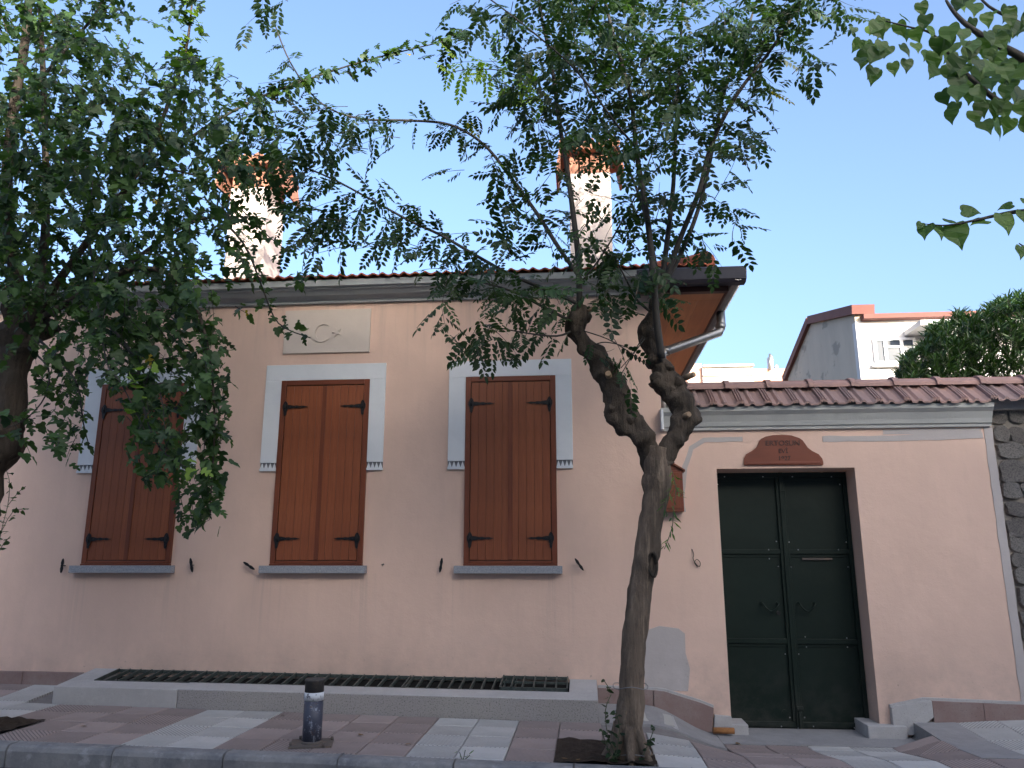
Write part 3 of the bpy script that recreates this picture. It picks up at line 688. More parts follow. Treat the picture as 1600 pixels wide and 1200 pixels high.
# coping tiles
def coping_mesh():
    prof = [(x_ * 1.13, z_ * 1.25) for x_, z_ in [(0, .018), (.004, .036), (.012, .038), (.018, .020), (.026, .038), (.034, .040), (.040, .020), (.048, .036), (.056, .036), (.064, .008), (.10, .004), (.118, .024), (.138, .024), (.155, .004), (.20, .004), (.225, .016), (.236, .018)]]
    L = .34; rise = .235; th = .018; m = MB(); v = []; k = len(prof)
    for y in (0, L):
        for px, pz in prof: v.append((px, y, pz + rise * y / L))
        for px, pz in prof: v.append((px, y, pz * .8 - th + rise * y / L))
    f = []
    for i in range(k - 1):
        f += [(i, i + 1, 2 * k + i + 1, 2 * k + i), (k + i + 1, k + i, 3 * k + i, 3 * k + i + 1), (i + 1, i, k + i, k + i + 1)]
    f += [(0, 2 * k, 3 * k, k), (k - 1, 2 * k - 1, 4 * k - 1, 3 * k - 1)]
    return m.add(v, f).mesh('coping_tile', 'coping_clay')
CM = coping_mesh()
def ridge_mesh():
    m = MB(); L = .43
    def ring(x, r, rz): return [(x, -r * math.cos(math.pi * i / 8), rz * math.sin(math.pi * i / 8)) for i in range(9)]
    secs = [(0, .118, .088), (.0, .135, .105), (.05, .135, .105), (.052, .115, .085), (.43, .108, .080)]
    v = []; 
    for x, r, rz in secs: v += ring(x, r, rz)
    f = [(j * 9 + i, j * 9 + i + 1, (j + 1) * 9 + i + 1, (j + 1) * 9 + i) for j in range(len(secs) - 1) for i in range(8)]
    v2 = [(x, y * .85, z * .85) for x, y, z in v[:9]]; m.add(v, f, False)
    m.add(v[:9] + v2, [(i + 1, i, 9 + i, 10 + i) for i in range(8)])
    # side fillets running along the ridge
    m.box(.052, .43, -.006, .006, .082, .092)
    return m.mesh('ridge_tile', 'coping_ridge')
RM = ridge_mesh()
def coping(x0, x1, parent, front=-.165, zf=2.995, yr=.165):
    x = x0
    while x < x1:
        place(CM, 'coping_tile', parent, T((x, front + random.uniform(-.006, .006), zf + random.uniform(-.003, .003))) @ Matrix.Rotation(random.uniform(-.008, .008), 4, 'Z'))
        M = T((x + .266, 2 * yr - front, zf)) @ Matrix.Rotation(math.pi, 4, 'Z'); place(CM, 'coping_tile', parent, M)
        x += .258
coping(1.00, 3.80, gw)
x = 1.045
while x < 3.80:
    place(RM, 'ridge_tile', gw, T((x, .165, 3.205))); x += .405
XR = x
MB().box(HX + .2, 3.9, .02, .31, 2.99, 3.03).build('coping_bed', 'grey_render', gw)
MB().prism([(-.0, 0), (0, 0)], 0, 0) if False else None
MB().extx([(-.05, 3.03), (.40, 3.03), (.17, 3.19)][::-1], .98, 3.9).build('coping_core', 'grey_render', gw)
# ================================================================== GATE
gate = thing('gate', 'tall dark green double leaf sheet metal gate with curved handles', 'gate', (1.96, .27, .01))
GYF = .27
def leafside(x0, x1, left):
    lf = MB().box(x0, x1, GYF, GYF + .012, .03, 2.385).build('gate_leaf', 'gate_green', gate)
    for z0, z1 in ((.03, .075), (.765, .81), (1.595, 1.64), (2.335, 2.385)):
        MB().box(x0 + .002, x1 - .002, GYF - .022, GYF, z0, z1).build('rail', 'gate_green', lf, bevel=.003)
        MB().box(x0 + .002, x1 - .002, GYF - .008, GYF - .0005, z0 - .03, z0 - .002).build('rail_flange', 'gate_green', lf, bevel=.002)
    for a, b in ((x0 + .002, x0 + .042), (x1 - .042, x1 - .002)):
        MB().box(a, b, GYF - .026, GYF, .078, 2.333).build('stile', 'gate_green', lf, bevel=.003)
    return lf
LL = leafside(1.316, 1.958, True); RL = leafside(1.964, 2.602, False)
MB().box(1.946, 1.988, GYF - .040, GYF - .027, .03, 2.385).build('cover_strip', 'gate_green', RL, bevel=.003)
BM_ = MB().tube([(0, -.006, 0), (0, -.002, 0)], [.004, .0065], 8).mesh('bolt', 'bright_bolt')
for (px, py, lf) in ((1132, 745, LL), (1121, 757, LL), (1192, 745, LL), (1238, 745, RL), (1299, 745, RL), (1312, 757, RL), (1213, 846, LL), (1233, 847, RL), (1322, 847, RL), (1201, 859, LL), (1247, 859, RL), (1310, 859, RL), (1202, 873, LL), (1216, 885, LL), (1236, 886, RL), (1325, 886, RL), (1258, 995, RL), (1323, 997, RL), (1260, 1011, RL), (1324, 1011, RL), (1227, 1022, LL), (1248, 1022, RL), (1221, 1135, LL), (1234, 1121, LL), (1257, 1121, RL), (1271, 1135, RL), (1335, 1137, RL), (1150, 1137, LL)):
    p = at(px, py, GYF - .03); place(BM_, 'bolt', lf, T(p))
def handle(cx, cz):
    pts = [(cx - .072, GYF - .004, cz + .05), (cx - .072, GYF - .045, cz + .045), (cx - .05, GYF - .055, cz + .01), (cx, GYF - .05, cz - .025), (cx + .05, GYF - .055, cz + .01), (cx + .072, GYF - .045, cz + .045), (cx + .072, GYF - .004, cz + .05)]
    return MB().tube(pts, .0075, 8, sub=4).tube([(cx - .072, GYF - .01, cz + .05), (cx - .072, GYF, cz + .05)], .018, 10).tube([(cx + .072, GYF - .01, cz + .05), (cx + .072, GYF, cz + .05)], .018, 10)
handle(1.785, 1.085).build('handle', 'gate_green', LL); handle(2.125, 1.085).build('handle', 'gate_green', RL)
MB().tube([(1.86, GYF - .012, 1.045), (1.86, GYF, 1.045)], .019, 12).build('lock_rose', 'black_iron', LL)
MB().box(2.12, 2.40, GYF - .02, GYF, 1.538, 1.558).build('letter_slot', 'plate_rust', RL, bevel=.003)
MB().box(1.95, 2.01, GYF - .055, GYF - .041, .18, .215).box(1.965, 1.995, GYF - .058, GYF - .041, .03, .17).build('drop_bolt', 'gate_green', RL, bevel=.004)
MB().box(1.955, 2.0, GYF - .05, GYF - .041, 2.19, 2.205).build('top_bolt', 'gate_green', RL, bevel=.003)
MB().tube([(1.85, GYF - .006, .155), (1.85, GYF, .155)], .025, 12).build('round_plug', 'gate_green', LL)
# sign over the gate
sp = [(205, 595), (196, 560), (200, 500), (230, 440), (310, 395), (370, 350), (395, 305), (410, 260), (440, 225), (500, 195), (600, 175), (730, 168), (860, 178), (970, 215), (1015, 245), (1045, 285), (1090, 350), (1150, 395), (1240, 440), (1290, 500), (1305, 550), (1305, 592)]
P = [at(1140 + x / 8.889, 660 + y / 8.889, -.02) for x, y in sp]
sign = thing('name_sign', 'small curved brown wooden house name board above the green gate', 'sign', (1.945, 0, 2.43))
board = MB().prism([(p.x, p.z) for p in P], -.02, WY - .001).build('board', 'sign_wood', sign, bevel=.004)
MB().box(P[0].x + .03, P[-1].x - .03, -.026, -.0205, P[0].z + .008, P[0].z + .028).build('lower_moulding', 'sign_wood', sign, bevel=.002)
dg = bpy.context.evaluated_depsgraph_get()
def text(s, px, py, size, parent, mat, Y, depth=.003, name='lettering', sx=1.0):
    c = bpy.data.curves.new('txt', 'FONT'); c.body = s; c.size = size; c.align_x = 'CENTER'; c.align_y = 'CENTER'; c.extrude = depth; c.offset = .0006
    o = bpy.data.objects.new('txt', c); COL.objects.link(o); bpy.context.view_layer.update()
    me = bpy.data.meshes.new_from_object(o.evaluated_get(bpy.context.evaluated_depsgraph_get())); me.name = name
    bpy.data.objects.remove(o); me.materials.clear(); me.materials.append(MATS[mat])
    p = at(px, py, Y)
    return place(me, name, parent, T(p) @ Matrix.Rotation(R(90), 4, 'X') @ Matrix.Scale(sx, 4, (1, 0, 0)))
for s, px, py, sz, k in (('ERTOSUN', 1140 + 735 / 8.889, 660 + 290 / 8.889, .068, 1.08), ('EVİ', 1140 + 745 / 8.889, 660 + 400 / 8.889, .060, 1.0), ('1927', 1140 + 760 / 8.889, 660 + 500 / 8.889, .060, 1.0)):
    text(s, px, py, sz, sign, 'sign_letter', -.0215, sx=k)
# wooden wall box
wb = thing('wall_box', 'brown wooden wall box with a pitched top, half hidden behind the tree trunk', 'box', (.88, -.05, 1.99))
bx0, bx1, bz0, bz1 = .745, .968, 1.985, 2.375
MB().box(bx0, bx1, -.13, -.002, bz0, bz1).prism([(bx0, bz1), (bx1, bz1), ((bx0 + bx1) / 2, bz1 + .07)], -.13, -.002).build('case', 'sign_wood', wb, bevel=.003)
MB().box(bx0 + .03, bx1 - .03, -.138, -.131, bz0 + .03, bz1 - .02).build('door', 'frame_wood', wb, bevel=.003)
cxb = (bx0 + bx1) / 2
for s_ in (-1, 1):
    MB().prism([(cxb, bz1 + .07), (cxb + s_ * .135, bz1 - .012), (cxb + s_ * .135, bz1 + .004), (cxb, bz1 + .088)][::s_], -.155, -.002).build('roof_board', 'frame_wood', wb)
# cable loop
cb = [at(1081, 858, -.0), at(1084, 866, -.02), at(1083, 873, -.03), at(1088, 882, -.02), at(1093, 885, -.015), at(1094, 879, -.02), at(1089, 874, -.025), at(1085, 879, -.02), at(1090, 886, -.01)]
tag(MB().tube(cb, .0035, 6, sub=4).build('cable_end', 'twig_dark'), 'short loose black cable loop sticking out of the pink wall left of the gate', 'cable')
# brush and drain cover
bp = at(1125, 1135, -.10); m = MB().tube([(1.13, -.10, .058), (1.315, -.10, .058)], .026, 10, rough=.25, freq=30, sub=1)
brush = m.build('boot_brush', 'brush_bristle'); tag(brush, 'small round brown bristle brush lying on the left gate foot', 'brush')
dc = thing('drain_cover', 'small pale ribbed inspection cover set in the pavement left of the gate', 'drain cover', (.6, -.36, .22))
def flat(x0, x1, y0, y1, off, h, name, mat, parent):
    m = MB(); c4 = [(x0, y0), (x1, y0), (x1, y1), (x0, y1)]
    m.hexa([(x, y, zp(x, y) + off - h) for x, y in c4], [(x, y, zp(x, y) + off) for x, y in c4]); return m.build(name, mat, parent, bevel=.004)
flat(.40, .78, -.54, -.16, .010, .02, 'cover_frame', 'concrete', dc); flat(.425, .755, -.515, -.185, .016, .02, 'cover_lid', 'cover_grey', dc)
# ================================================================== STONE WALL right
sw = thing('stone_wall', 'rough grey rubble stone wall with wide mortar at the right edge', 'wall', (5, .2, .1))
MB().box(3.905, 8.6, .055, .5, -.3, 2.93).build('wall_core', 'stone_mortar', sw)
MB().box(3.905, 8.6, -.02, .5, 2.935, 3.03).build('cornice', 'concrete', sw)
coping(3.80 + .045, 8.5, sw, zf=3.0)
x = XR
while x < 8.4: place(RM, 'ridge_tile', sw, T((x, .165, 3.205))); x += .405
MB().extx([(-.05, 3.03), (.40, 3.03), (.17, 3.19)][::-1], 3.903, 8.6).build('coping_core', 'grey_render', sw)
import bmesh
def stone_mesh(seed):
    bm = bmesh.new(); bmesh.ops.create_icosphere(bm, subdivisions=2, radius=1)
    rr = random.Random(seed)
    for v in bm.verts:
        d = v.co.normalized(); k = max(abs(d.x), abs(d.z), .3); co = Vector((d.x / (k ** .8), max(-.62, min(.62, d.y * 1.3)), d.z / (k ** .8)))
        v.co = co * (1 + .34 * noise.noise(d * 1.3 + Vector((seed * 7.3, 0, 0))) + .16 * noise.noise(d * 4 + Vector((0, seed * 3, 0))))
    me = bpy.data.meshes.new('stone'); bm.to_mesh(me); bm.free(); me.materials.append(MATS['stone_grey']); return me
SM = [stone_mesh(i) for i in range(9)]
z = .30; row = 0
while z < 2.88:
    h = random.uniform(.13, .20); x = 3.92 + random.uniform(0, .03)
    while x < 5.9:
        w_ = random.uniform(.12, .24); hh = h * random.uniform(.85, 1.08)
        M = T((x + w_ / 2, .062, z + h / 2 + random.uniform(-.02, .02))) @ Matrix.Rotation(random.uniform(-.16, .16), 4, 'Y') @ Matrix.Diagonal((w_ / 2 * 1.02, random.uniform(.05, .085), hh / 2 * random.uniform(.98, 1.12), 1))
        place(random.choice(SM), 'stone', sw, M); x += w_ + random.uniform(.005, .03)
    z += h + .008; row += 1
zigs = MB().box(3.905, 8.6, .0, .054, -.05, .29); zigs.build('base_course', 'andesite', sw, bevel=.005)
# ================================================================== BOLLARD
bo = thing('bollard', 'short chipped dark blue metal bollard with a white band at the kerb', 'bollard', (-1.975, -1.72, zp(-1.975, -1.72)))
bz = zp(-1.975, -1.72); bX, bY = -1.988, -1.72
MB().tube([(bX, bY, bz), (bX, bY, bz + .305)], .069, 24).build('post', 'bollard_paint', bo)
MB().tube([(bX, bY, bz + .305), (bX, bY, bz + .362)], .0705, 24).build('white_band', 'bollard_band', bo)
MB().tube([(bX, bY, bz + .362), (bX, bY, bz + .435), (bX, bY, bz + .441), (bX, bY, bz + .451)], [.069, .069, .0745, .071], 24).build('cap', 'bollard_top', bo)
m = MB().box(-.15, .15, -.13, .13, .0, .014).mesh('base_plate', 'plate_rust'); place(m, 'base_plate', bo, T((bX, bY, bz)) @ Matrix.Rotation(R(14), 4, 'Z'))
for dx_, dy_ in ((-.12, -.10), (.12, -.10), (.12, .10), (-.12, .10)):
    MB().tube([(bX + dx_, bY + dy_, bz + .01), (bX + dx_, bY + dy_, bz + .035)], .011, 6).build('anchor_bolt', 'plate_rust', bo)
MB().tube([(bX, bY, bz + .01), (bX, bY, bz + .03)], [.082, .071], 24).build('weld_collar', 'plate_rust', bo)
# ================================================================== FAR BUILDINGS
nb = thing('neighbour_building', 'white building with bare grey gable wall and red roof edge beyond the wall', 'building', (9, 16, 0))
c0 = at(1343, 583, 14).x; c0 = at(1342, 560, 14).x
top = at(1337, 490, 14).z; m = MB()
# gable side: polygon in YZ at X=c0, extruded to the right
def yof(px):
    lo, hi = 5, 80
    for i in range(60):
        md = (lo + hi) / 2
        if at(px, 540, md).x > c0: hi = md
        else: lo = md
    return lo
yb_ = yof(1227); ym = yof(1270); zb_ = at(1227, 583, yb_).z; zm = at(1270, 506, ym).z; zt_ = at(1337, 492, 14).z
prof = [(14, 0), (yb_, 0), (yb_, zb_), (ym, zm), (14, zt_)]
m.extx(prof, c0, c0 + .3); m.build('gable_wall', 'far_grey', nb)
rs = MB(); 
def strip(a, b, th=.26, x0=c0 - .12, x1=c0 + .5):
    d = Vector((0, b[0] - a[0], b[1] - a[1])).normalized(); nrm = Vector((0, -d.z, d.y)) 
    if nrm.z < 0: nrm = -nrm
    A = Vector((0, a[0], a[1])); B = Vector((0, b[0], b[1])); q = [A, B, B + nrm * th, A + nrm * th]
    return MB().extx([(p.y, p.z) for p in q], x0, x1)
strip((14 - .15, zt_ - .02), (ym, zm)).build('roof_edge', 'far_red', nb); strip((ym, zm), (yb_ + .3, zb_ - .3)).build('roof_edge', 'far_red', nb)
MB().box(c0 - .004, c0 + 11, 13.985, 14.25, 0, zt_ - .20).build('front_wall', 'far_white', nb)
MB().box(c0 + .31, c0 + 11, 14.26, 24, 0, zt_ - .3).build('body', 'far_white', nb)
MB().box(c0 + .15, c0 + 11, 13.72, 14.3, zt_ - .195, zt_ - .06).build('roof_edge', 'far_red', nb)
MB().box(at(1410, 505, 14).x, c0 + 9, 12.9, 13.98, at(1410, 510, 13.4).z - .12, at(1410, 510, 13.4).z + .02).build('canopy', 'far_white', nb)
MB().box(at(1457, 515, 14).x, at(1457, 515, 14).x + .12, 12.95, 13.98, at(1410, 510, 13.4).z - .75, at(1410, 510, 13.4).z - .125).build('canopy_bracket', 'far_white', nb)
wx0, wx1 = at(1364, 550, 14).x, at(1430, 550, 14).x; wz0, wz1 = at(1400, 569, 14).z, at(1400, 529, 14).z
win = MB(); ft = .07
win.box(wx0, wx1, 13.90, 13.984, wz0, wz0 + ft); win.box(wx0, wx1, 13.90, 13.984, wz1 - ft, wz1)
W3 = wx1 - wx0
for u in (0, .27, .66, 1): xx = wx0 + W3 * u - (ft if u == 1 else ft / 2 if u else 0); win.box(xx, xx + ft * 1.2, 13.895, 13.984, wz0 + ft, wz1 - ft)
win.box(wx0 + W3 * .3, wx0 + W3 * .66, 13.898, 13.984, wz0 + (wz1 - wz0) * .62, wz0 + (wz1 - wz0) * .70)
wo = win.build('window', 'pvc_white', nb)
for u0, u1, v0, v1 in ((.05, .26, .04, .96), (.32, .65, .04, .62), (.32, .65, .70, .96), (.71, .95, .04, .96)):
    MB().box(wx0 + W3 * u0, wx0 + W3 * u1, 13.94, 13.983, wz0 + (wz1 - wz0) * v0, wz0 + (wz1 - wz0) * v1).build('pane', 'window_glass', wo)
MB().box(wx0 - .1, wx1 + .1, 13.82, 13.984, wz0 - .10, wz0 - .02).build('window_sill', 'far_white', nb)
pbd = thing('peach_building', 'distant low peach building with white parapet band above the tiled coping', 'building', (6, 26, 0))
MB().box(at(1050, 580, 26).x, at(1096, 580, 26).x, 26, 32, 0, at(1096, 568, 26).z).build('peach_wall', 'far_peach', pbd)
MB().box(at(1096.5, 580, 26).x, at(1175, 580, 26).x, 25.8, 32, 0, at(1120, 574, 26).z).build('white_wall', 'far_white', pbd)
MB().box(at(1097, 580, 26).x, at(1176, 580, 26).x, 25.65, 25.79, at(1120, 574, 26).z - .06, at(1120, 574, 26).z + .05).build('parapet_cap', 'far_grey', pbd)
MB().box(at(1097, 580, 26).x, at(1175, 580, 26).x, 25.72, 25.799, at(1120, 588, 26).z - .05, at(1120, 588, 26).z + .03).build('ledge', 'far_grey', pbd)
bb = thing('brick_building', 'distant brick coloured roof with a small white chimney and pipe', 'building', (8.4, 27, 0))
MB().box(at(1176, 580, 27).x, at(1232, 580, 27).x, 27, 33, 0, at(1200, 576, 27).z).build('brick_wall', 'far_brick', bb)
MB().box(at(1204, 580, 27).x, at(1210, 580, 27).x, 27.1, 27.5, at(1200, 577, 27).z, at(1200, 556, 27).z).build('chimney', 'far_white', bb)
MB().tube([at(1203, 578, 26.9), at(1203, 553, 26.9)], .05, 8).tube([at(1203, 556, 26.9), at(1207, 556, 26.9)], .03, 6).build('pipe', 'zinc_pipe', bb)
MB().box(at(1213, 580, 27).x, at(1217, 580, 27).x, 27.1, 27.3, at(1200, 577, 27).z, at(1200, 570, 27).z).build('vent', 'zinc_pipe', bb)
# the apartment row across the street that throws the shade over the facade
OPZ = 4.72 + math.tan(SUN_EL) / math.cos(SUN_AZ) * 12.2
op = thing('opposite_apartments', 'cream apartment row across the street behind the camera', 'building', (5, -16, 0))
MB().box(-22, 34, -22, -12.2, -.5, OPZ).build('wall', 'cream_wall', op)
wm = MB().box(-.6, .6, -.04, .0, -.75, .75).mesh('window', 'window_glass'); fm = MB().box(-.68, .68, 0.0, .06, -.9, -.76).mesh('window_sill', 'concrete')
for i in range(16):
    for k in range(3):
        q = T((-19 + i * 3.3, -12.17, 2.4 + k * 3.1)); place(wm, 'window', op, q); place(fm, 'window_sill', op, T((-19 + i * 3.3, -12.2, 2.4 + k * 3.1)))
# ================================================================== FOLIAGE
def tmpl(kind, rr=random.Random(3)):
    """returns (verts Nx3, faces list) leaf along +X, facing +Z"""
    V = []; Fc = []
    if kind == 'lobed':
        out = [(0, .0), (-.04, .15), (.08, .34), (.22, .42), (.25, .26), (.30, .11), (.46, .33), (.64, .38), (.62, .20), (.58, .08), (.76, .16), (.93, .11), (1.0, 0)]
    elif kind == 'lobed2':
        out = [(0, .0), (-.05, .22), (.08, .38), (.28, .42), (.38, .28), (.50, .30), (.68, .30), (.76, .18), (.88, .12), (1.0, 0)]
    elif kind == 'heart':
        out = [(0, .0), (-.08, .16), (-.06, .34), (.10, .45), (.32, .46), (.55, .36), (.72, .22), (.86, .10), (1.05, 0)]
    elif kind == 'lance':
        out = [(0, 0), (.2, .055), (.5, .085), (.8, .05), (1.0, 0)]
    if kind in ('lobed', 'lobed2', 'heart', 'lance'):
        z = lambda x, y: -.22 * x * x + .30 * abs(y) - .5 * y * y + .03 * math.sin(9 * x + 4 * y)
        mids = [(x * .999, 0) for x, y in out[1:-1]]
        for s_ in (1, -1):
            o = len(V)
            V += [(max(x, 0) , 0, z(max(x, 0), 0)) for x, y in out]
            V += [(x, s_ * y, z(x, y)) for x, y in out]
            n = len(out)
            for i in range(n - 1):
                q = (o + i, o + i + 1, o + n + i + 1, o + n + i)
                Fc.append(q if s_ > 0 else q[::-1])
    if kind == 'pinnate':
        n = 6; V += [(0, -.003, 0), (0, .003, 0), (1, .002, -.12), (1, -.002, -.12)]; Fc.append((0, 1, 2, 3))
        def lf(px, pz, ang, L, dr):
            o = len(V); c, s_ = math.cos(ang), math.sin(ang); Wd = L * .25
            for lx, ly, lz in ((0.06, 0, 0), (.35, Wd / L, .05), (.70, Wd / L * .85, 0), (1, 0, -.12), (.70, -Wd / L * .85, 0), (.35, -Wd / L, .05), (.5, 0, -.03)):
                X = lx * L; Y_ = ly * L; V.append((px + X * c - Y_ * s_, X * s_ + Y_ * c, pz + lz * L - dr * X))
            Fc.extend([(o, o + 6, o + 5), (o, o + 1, o + 6), (o + 1, o + 2, o + 6), (o + 2, o + 3, o + 6), (o + 3, o + 4, o + 6), (o + 4, o + 5, o + 6)])
        for i in range(n):
            u = .16 + .76 * i / (n - 1); L = .31 - .03 * abs(i - 2.2)
            for s_ in (1, -1): lf(u + rr.uniform(-.02, .02), -.12 * u * u, s_ * R(rr.uniform(52, 68)), L * rr.uniform(.85, 1.1), rr.uniform(.0, .5))
        lf(.98, -.12, rr.uniform(-.2, .2), .27, .1)
    return np.array(V, float), Fc
TM = {'lobed': [tmpl('lobed'), tmpl('lobed2')], 'pinnate': [tmpl('pinnate', random.Random(i)) for i in range(4)], 'heart': [tmpl('heart')], 'lance': [tmpl('lance')]}
def leaf_matrix(p, d, up, size):
    d = Vector(d).normalized(); up = Vector(up); up = (up - d * up.dot(d))
    if up.length < 1e-4: up = d.orthogonal()
    up.normalize(); y = up.cross(d)
    M = Matrix((d, y, up)).transposed().to_4x4()
    return T(p) @ M @ Matrix.Scale(size, 4)
def emit(leaves, kind, mat, parent, nind=290, name='leaf', tints=20):
    """leaves: list of (matrix, tint). nearest ones become objects, the rest one joined part"""
    def score(l):
        p = l[0].to_translation(); r = p - CAM; f = Vector((-math.sin(YAW) * math.cos(PITCH), math.cos(YAW) * math.cos(PITCH), math.sin(PITCH))); dpt = r.dot(f)
        if dpt < .5: return 1e9
        rt_ = Vector((math.cos(YAW), math.sin(YAW), 0)); upv = rt_.cross(f)
        if abs(r.dot(rt_)) / dpt > .68 or abs(r.dot(upv)) / dpt > .52: return 1e6 + dpt
        return dpt / l[0].median_scale
    leaves = sorted(leaves, key=score); variants = {}
    for M, ti in leaves[:nind]:
        k = (random.randrange(len(TM[kind])), min(tints - 1, int(ti * tints)) if ti < .97 else tints)
        if k not in variants:
            V, Fc = TM[kind][k[0]]; me = bpy.data.meshes.new(name); me.from_pydata([tuple(v) for v in V], [], Fc)
            a = me.attributes.new('tint', 'FLOAT', 'FACE'); a.data.foreach_set('value', [min(1, (k[1] + .5) / tints) if k[1] < tints else 1.0] * len(Fc)); me.materials.append(MATS[mat]); variants[k] = me
        place(variants[k], name, parent, M)
    rest_ = leaves[nind:]
    if not rest_: return
    groups = {}
    for M, ti in rest_: groups.setdefault(random.randrange(len(TM[kind])), []).append((M, ti))
    VV = []; loops = []; starts = []; totals = []; tin = []; off = 0; ls = 0
    for g_, items in groups.items():
        V, Fc = TM[kind][g_]; Vh = np.c_[V, np.ones(len(V))]
        Ms = np.array([np.array(M) for M, _ in items]); out = np.einsum('nij,kj->nki', Ms, Vh)[:, :, :3]
        VV.append(out.reshape(-1, 3)); n = len(items); k = len(V)
        fl = np.concatenate([np.array(f) for f in Fc]); cnt = np.array([len(f) for f in Fc])
        loops.append((fl[None, :] + (np.arange(n) * k)[:, None] + off).ravel()); totals.append(np.tile(cnt, n))
        tin.append(np.repeat([ti for _, ti in items], len(Fc))); off += n * k
    VV = np.concatenate(VV); loops = np.concatenate(loops); totals = np.concatenate(totals); tin = np.concatenate(tin)
    base = WORLD.get(parent.name, Vector()) if parent else Vector()
    me = bpy.data.meshes.new('foliage'); me.vertices.add(len(VV)); me.vertices.foreach_set('co', VV.ravel())
    me.loops.add(len(loops)); me.loops.foreach_set('vertex_index', loops.astype(np.int32))
    me.polygons.add(len(totals)); me.polygons.foreach_set('loop_start', np.r_[0, np.cumsum(totals)[:-1]].astype(np.int32)); me.polygons.foreach_set('loop_total', totals.astype(np.int32))
    me.update(calc_edges=True); a = me.attributes.new('tint', 'FLOAT', 'FACE'); a.data.foreach_set('value', tin.astype(np.float32)); me.materials.append(MATS[mat])
    place(me, 'foliage', parent, kind='stuff')
def rnd3(s=1): return Vector((random.gauss(0, s), random.gauss(0, s), random.gauss(0, s)))
def proj(p):
    a = p - CAM; r = a.x * math.cos(YAW) + a.y * math.sin(YAW); g = -a.x * math.sin(YAW) + a.y * math.cos(YAW)
    d = g * math.cos(PITCH) + a.z * math.sin(PITCH); u = -g * math.sin(PITCH) + a.z * math.cos(PITCH)
    return 800 + F * r / d, 600 - F * u / d, d
def tint():
    q = random.random(); return 1.0 if q > .9975 else min(.84, max(0, random.gauss(.38, .22)))
def shoot(pts, kind, leaves, step, size, twigs=None, r=.004, spread=1, droop=.5, jit=.02, young_lit=0):
    """leaves alternate along a 3D polyline"""
    P = [Vector(p) for p in pts]; side = 1; acc = 0
    if twigs is not None: twigs.tube(P, [r * (1 - .6 * i / (len(P) - 1)) for i in range(len(P))], 5, caps=False, sub=2)
    for i in range(len(P) - 1):
        seg = P[i + 1] - P[i]; L = seg.length; d = seg.normalized()
        while acc < L:
            p = P[i] + d * acc; sv = d.cross(Vector((0, 0, 1)));
            if sv.length < .1: sv = Vector((random.uniform(-1, 1), random.uniform(-1, 1), 0))
            sv.normalize(); rot = Quaternion(d, random.uniform(-1.2, 1.2)); sv = rot @ sv
            ld = (d * random.uniform(.25, .8) + sv * side * spread + Vector((0, 0, -droop * random.uniform(.3, 1.4))) + rnd3(.18))
            if random.random() < .35: ld = ld + Vector((0, -.5, 0))
            up = Vector((0, -.35, 1)) + rnd3(.38)
            leaves.append((leaf_matrix(p + rnd3(jit), ld, up, size * random.uniform(.65, 1.2)), .94 if random.random() < young_lit else tint())); side = -side; acc += step * random.uniform(.7, 1.3)
        acc -= L
def fill(grid, x0, y0, cell, Ya, Yb, kind, leaves, perunit, size, twigs, dirf, L=.35, step=.05, seed=1, r=.0035, spread=1, droop=.5, yb=None, minor=None):
    rr = random.Random(seed)
    H = len(grid)
    def dens(px, py):
        i, j = int((px - x0) // cell), int((py - y0) // cell)
        if j < 0: return 6 if 0 <= i < len(grid[0]) and j > -4 and grid[0][i] in '6789' else (3 if 0 <= i < len(grid[0]) and j > -2 and grid[0][i] in '345' else 0)
        if j >= H or i < 0 or i >= len(grid[j]): return 0
        return int(grid[j][i])
    for j in range(-3, H):
        rowlen = len(grid[max(0, j)])
        for i in range(-2 if x0 < 10 else 0, rowlen):
            cxp = x0 + (i + .5) * cell; cyp = y0 + (j + .5) * cell
            dn = dens(max(x0 + 1, cxp), cyp) if i < 0 else dens(cxp, cyp)
            if not dn: continue
            n = perunit * (dn / 9) ** 1.6 * (.5 if j < 0 else 1); n = int(n) + (1 if rr.random() < n - int(n) else 0)
            for _ in range(n):
                px = cxp + rr.uniform(-.5, .5) * cell; py = cyp + rr.uniform(-.5, .5) * cell; Y = rr.uniform(Ya, Yb)
                p = at(px, py, Y); d = dirf(px, py, rr); d = Vector(d).normalized(); pts = [p]; q = p.copy()
                for k in range(4): d = (d + Vector((rr.gauss(0, .12), rr.gauss(0, .12), -.12 + rr.gauss(0, .08)))).normalized(); q = q + d * L / 4; pts.append(q.copy())
                keep = [pts[0]]
                for q in pts[1:]:
                    sx_, sy_, _d = proj(q)
                    if (dens(sx_, sy_) == 0 and sx_ > x0) or q.y > -.12: break
                    keep.append(q)
                if len(keep) < 2: continue
                shoot(keep, kind, leaves, step, size, twigs, r, spread, droop)
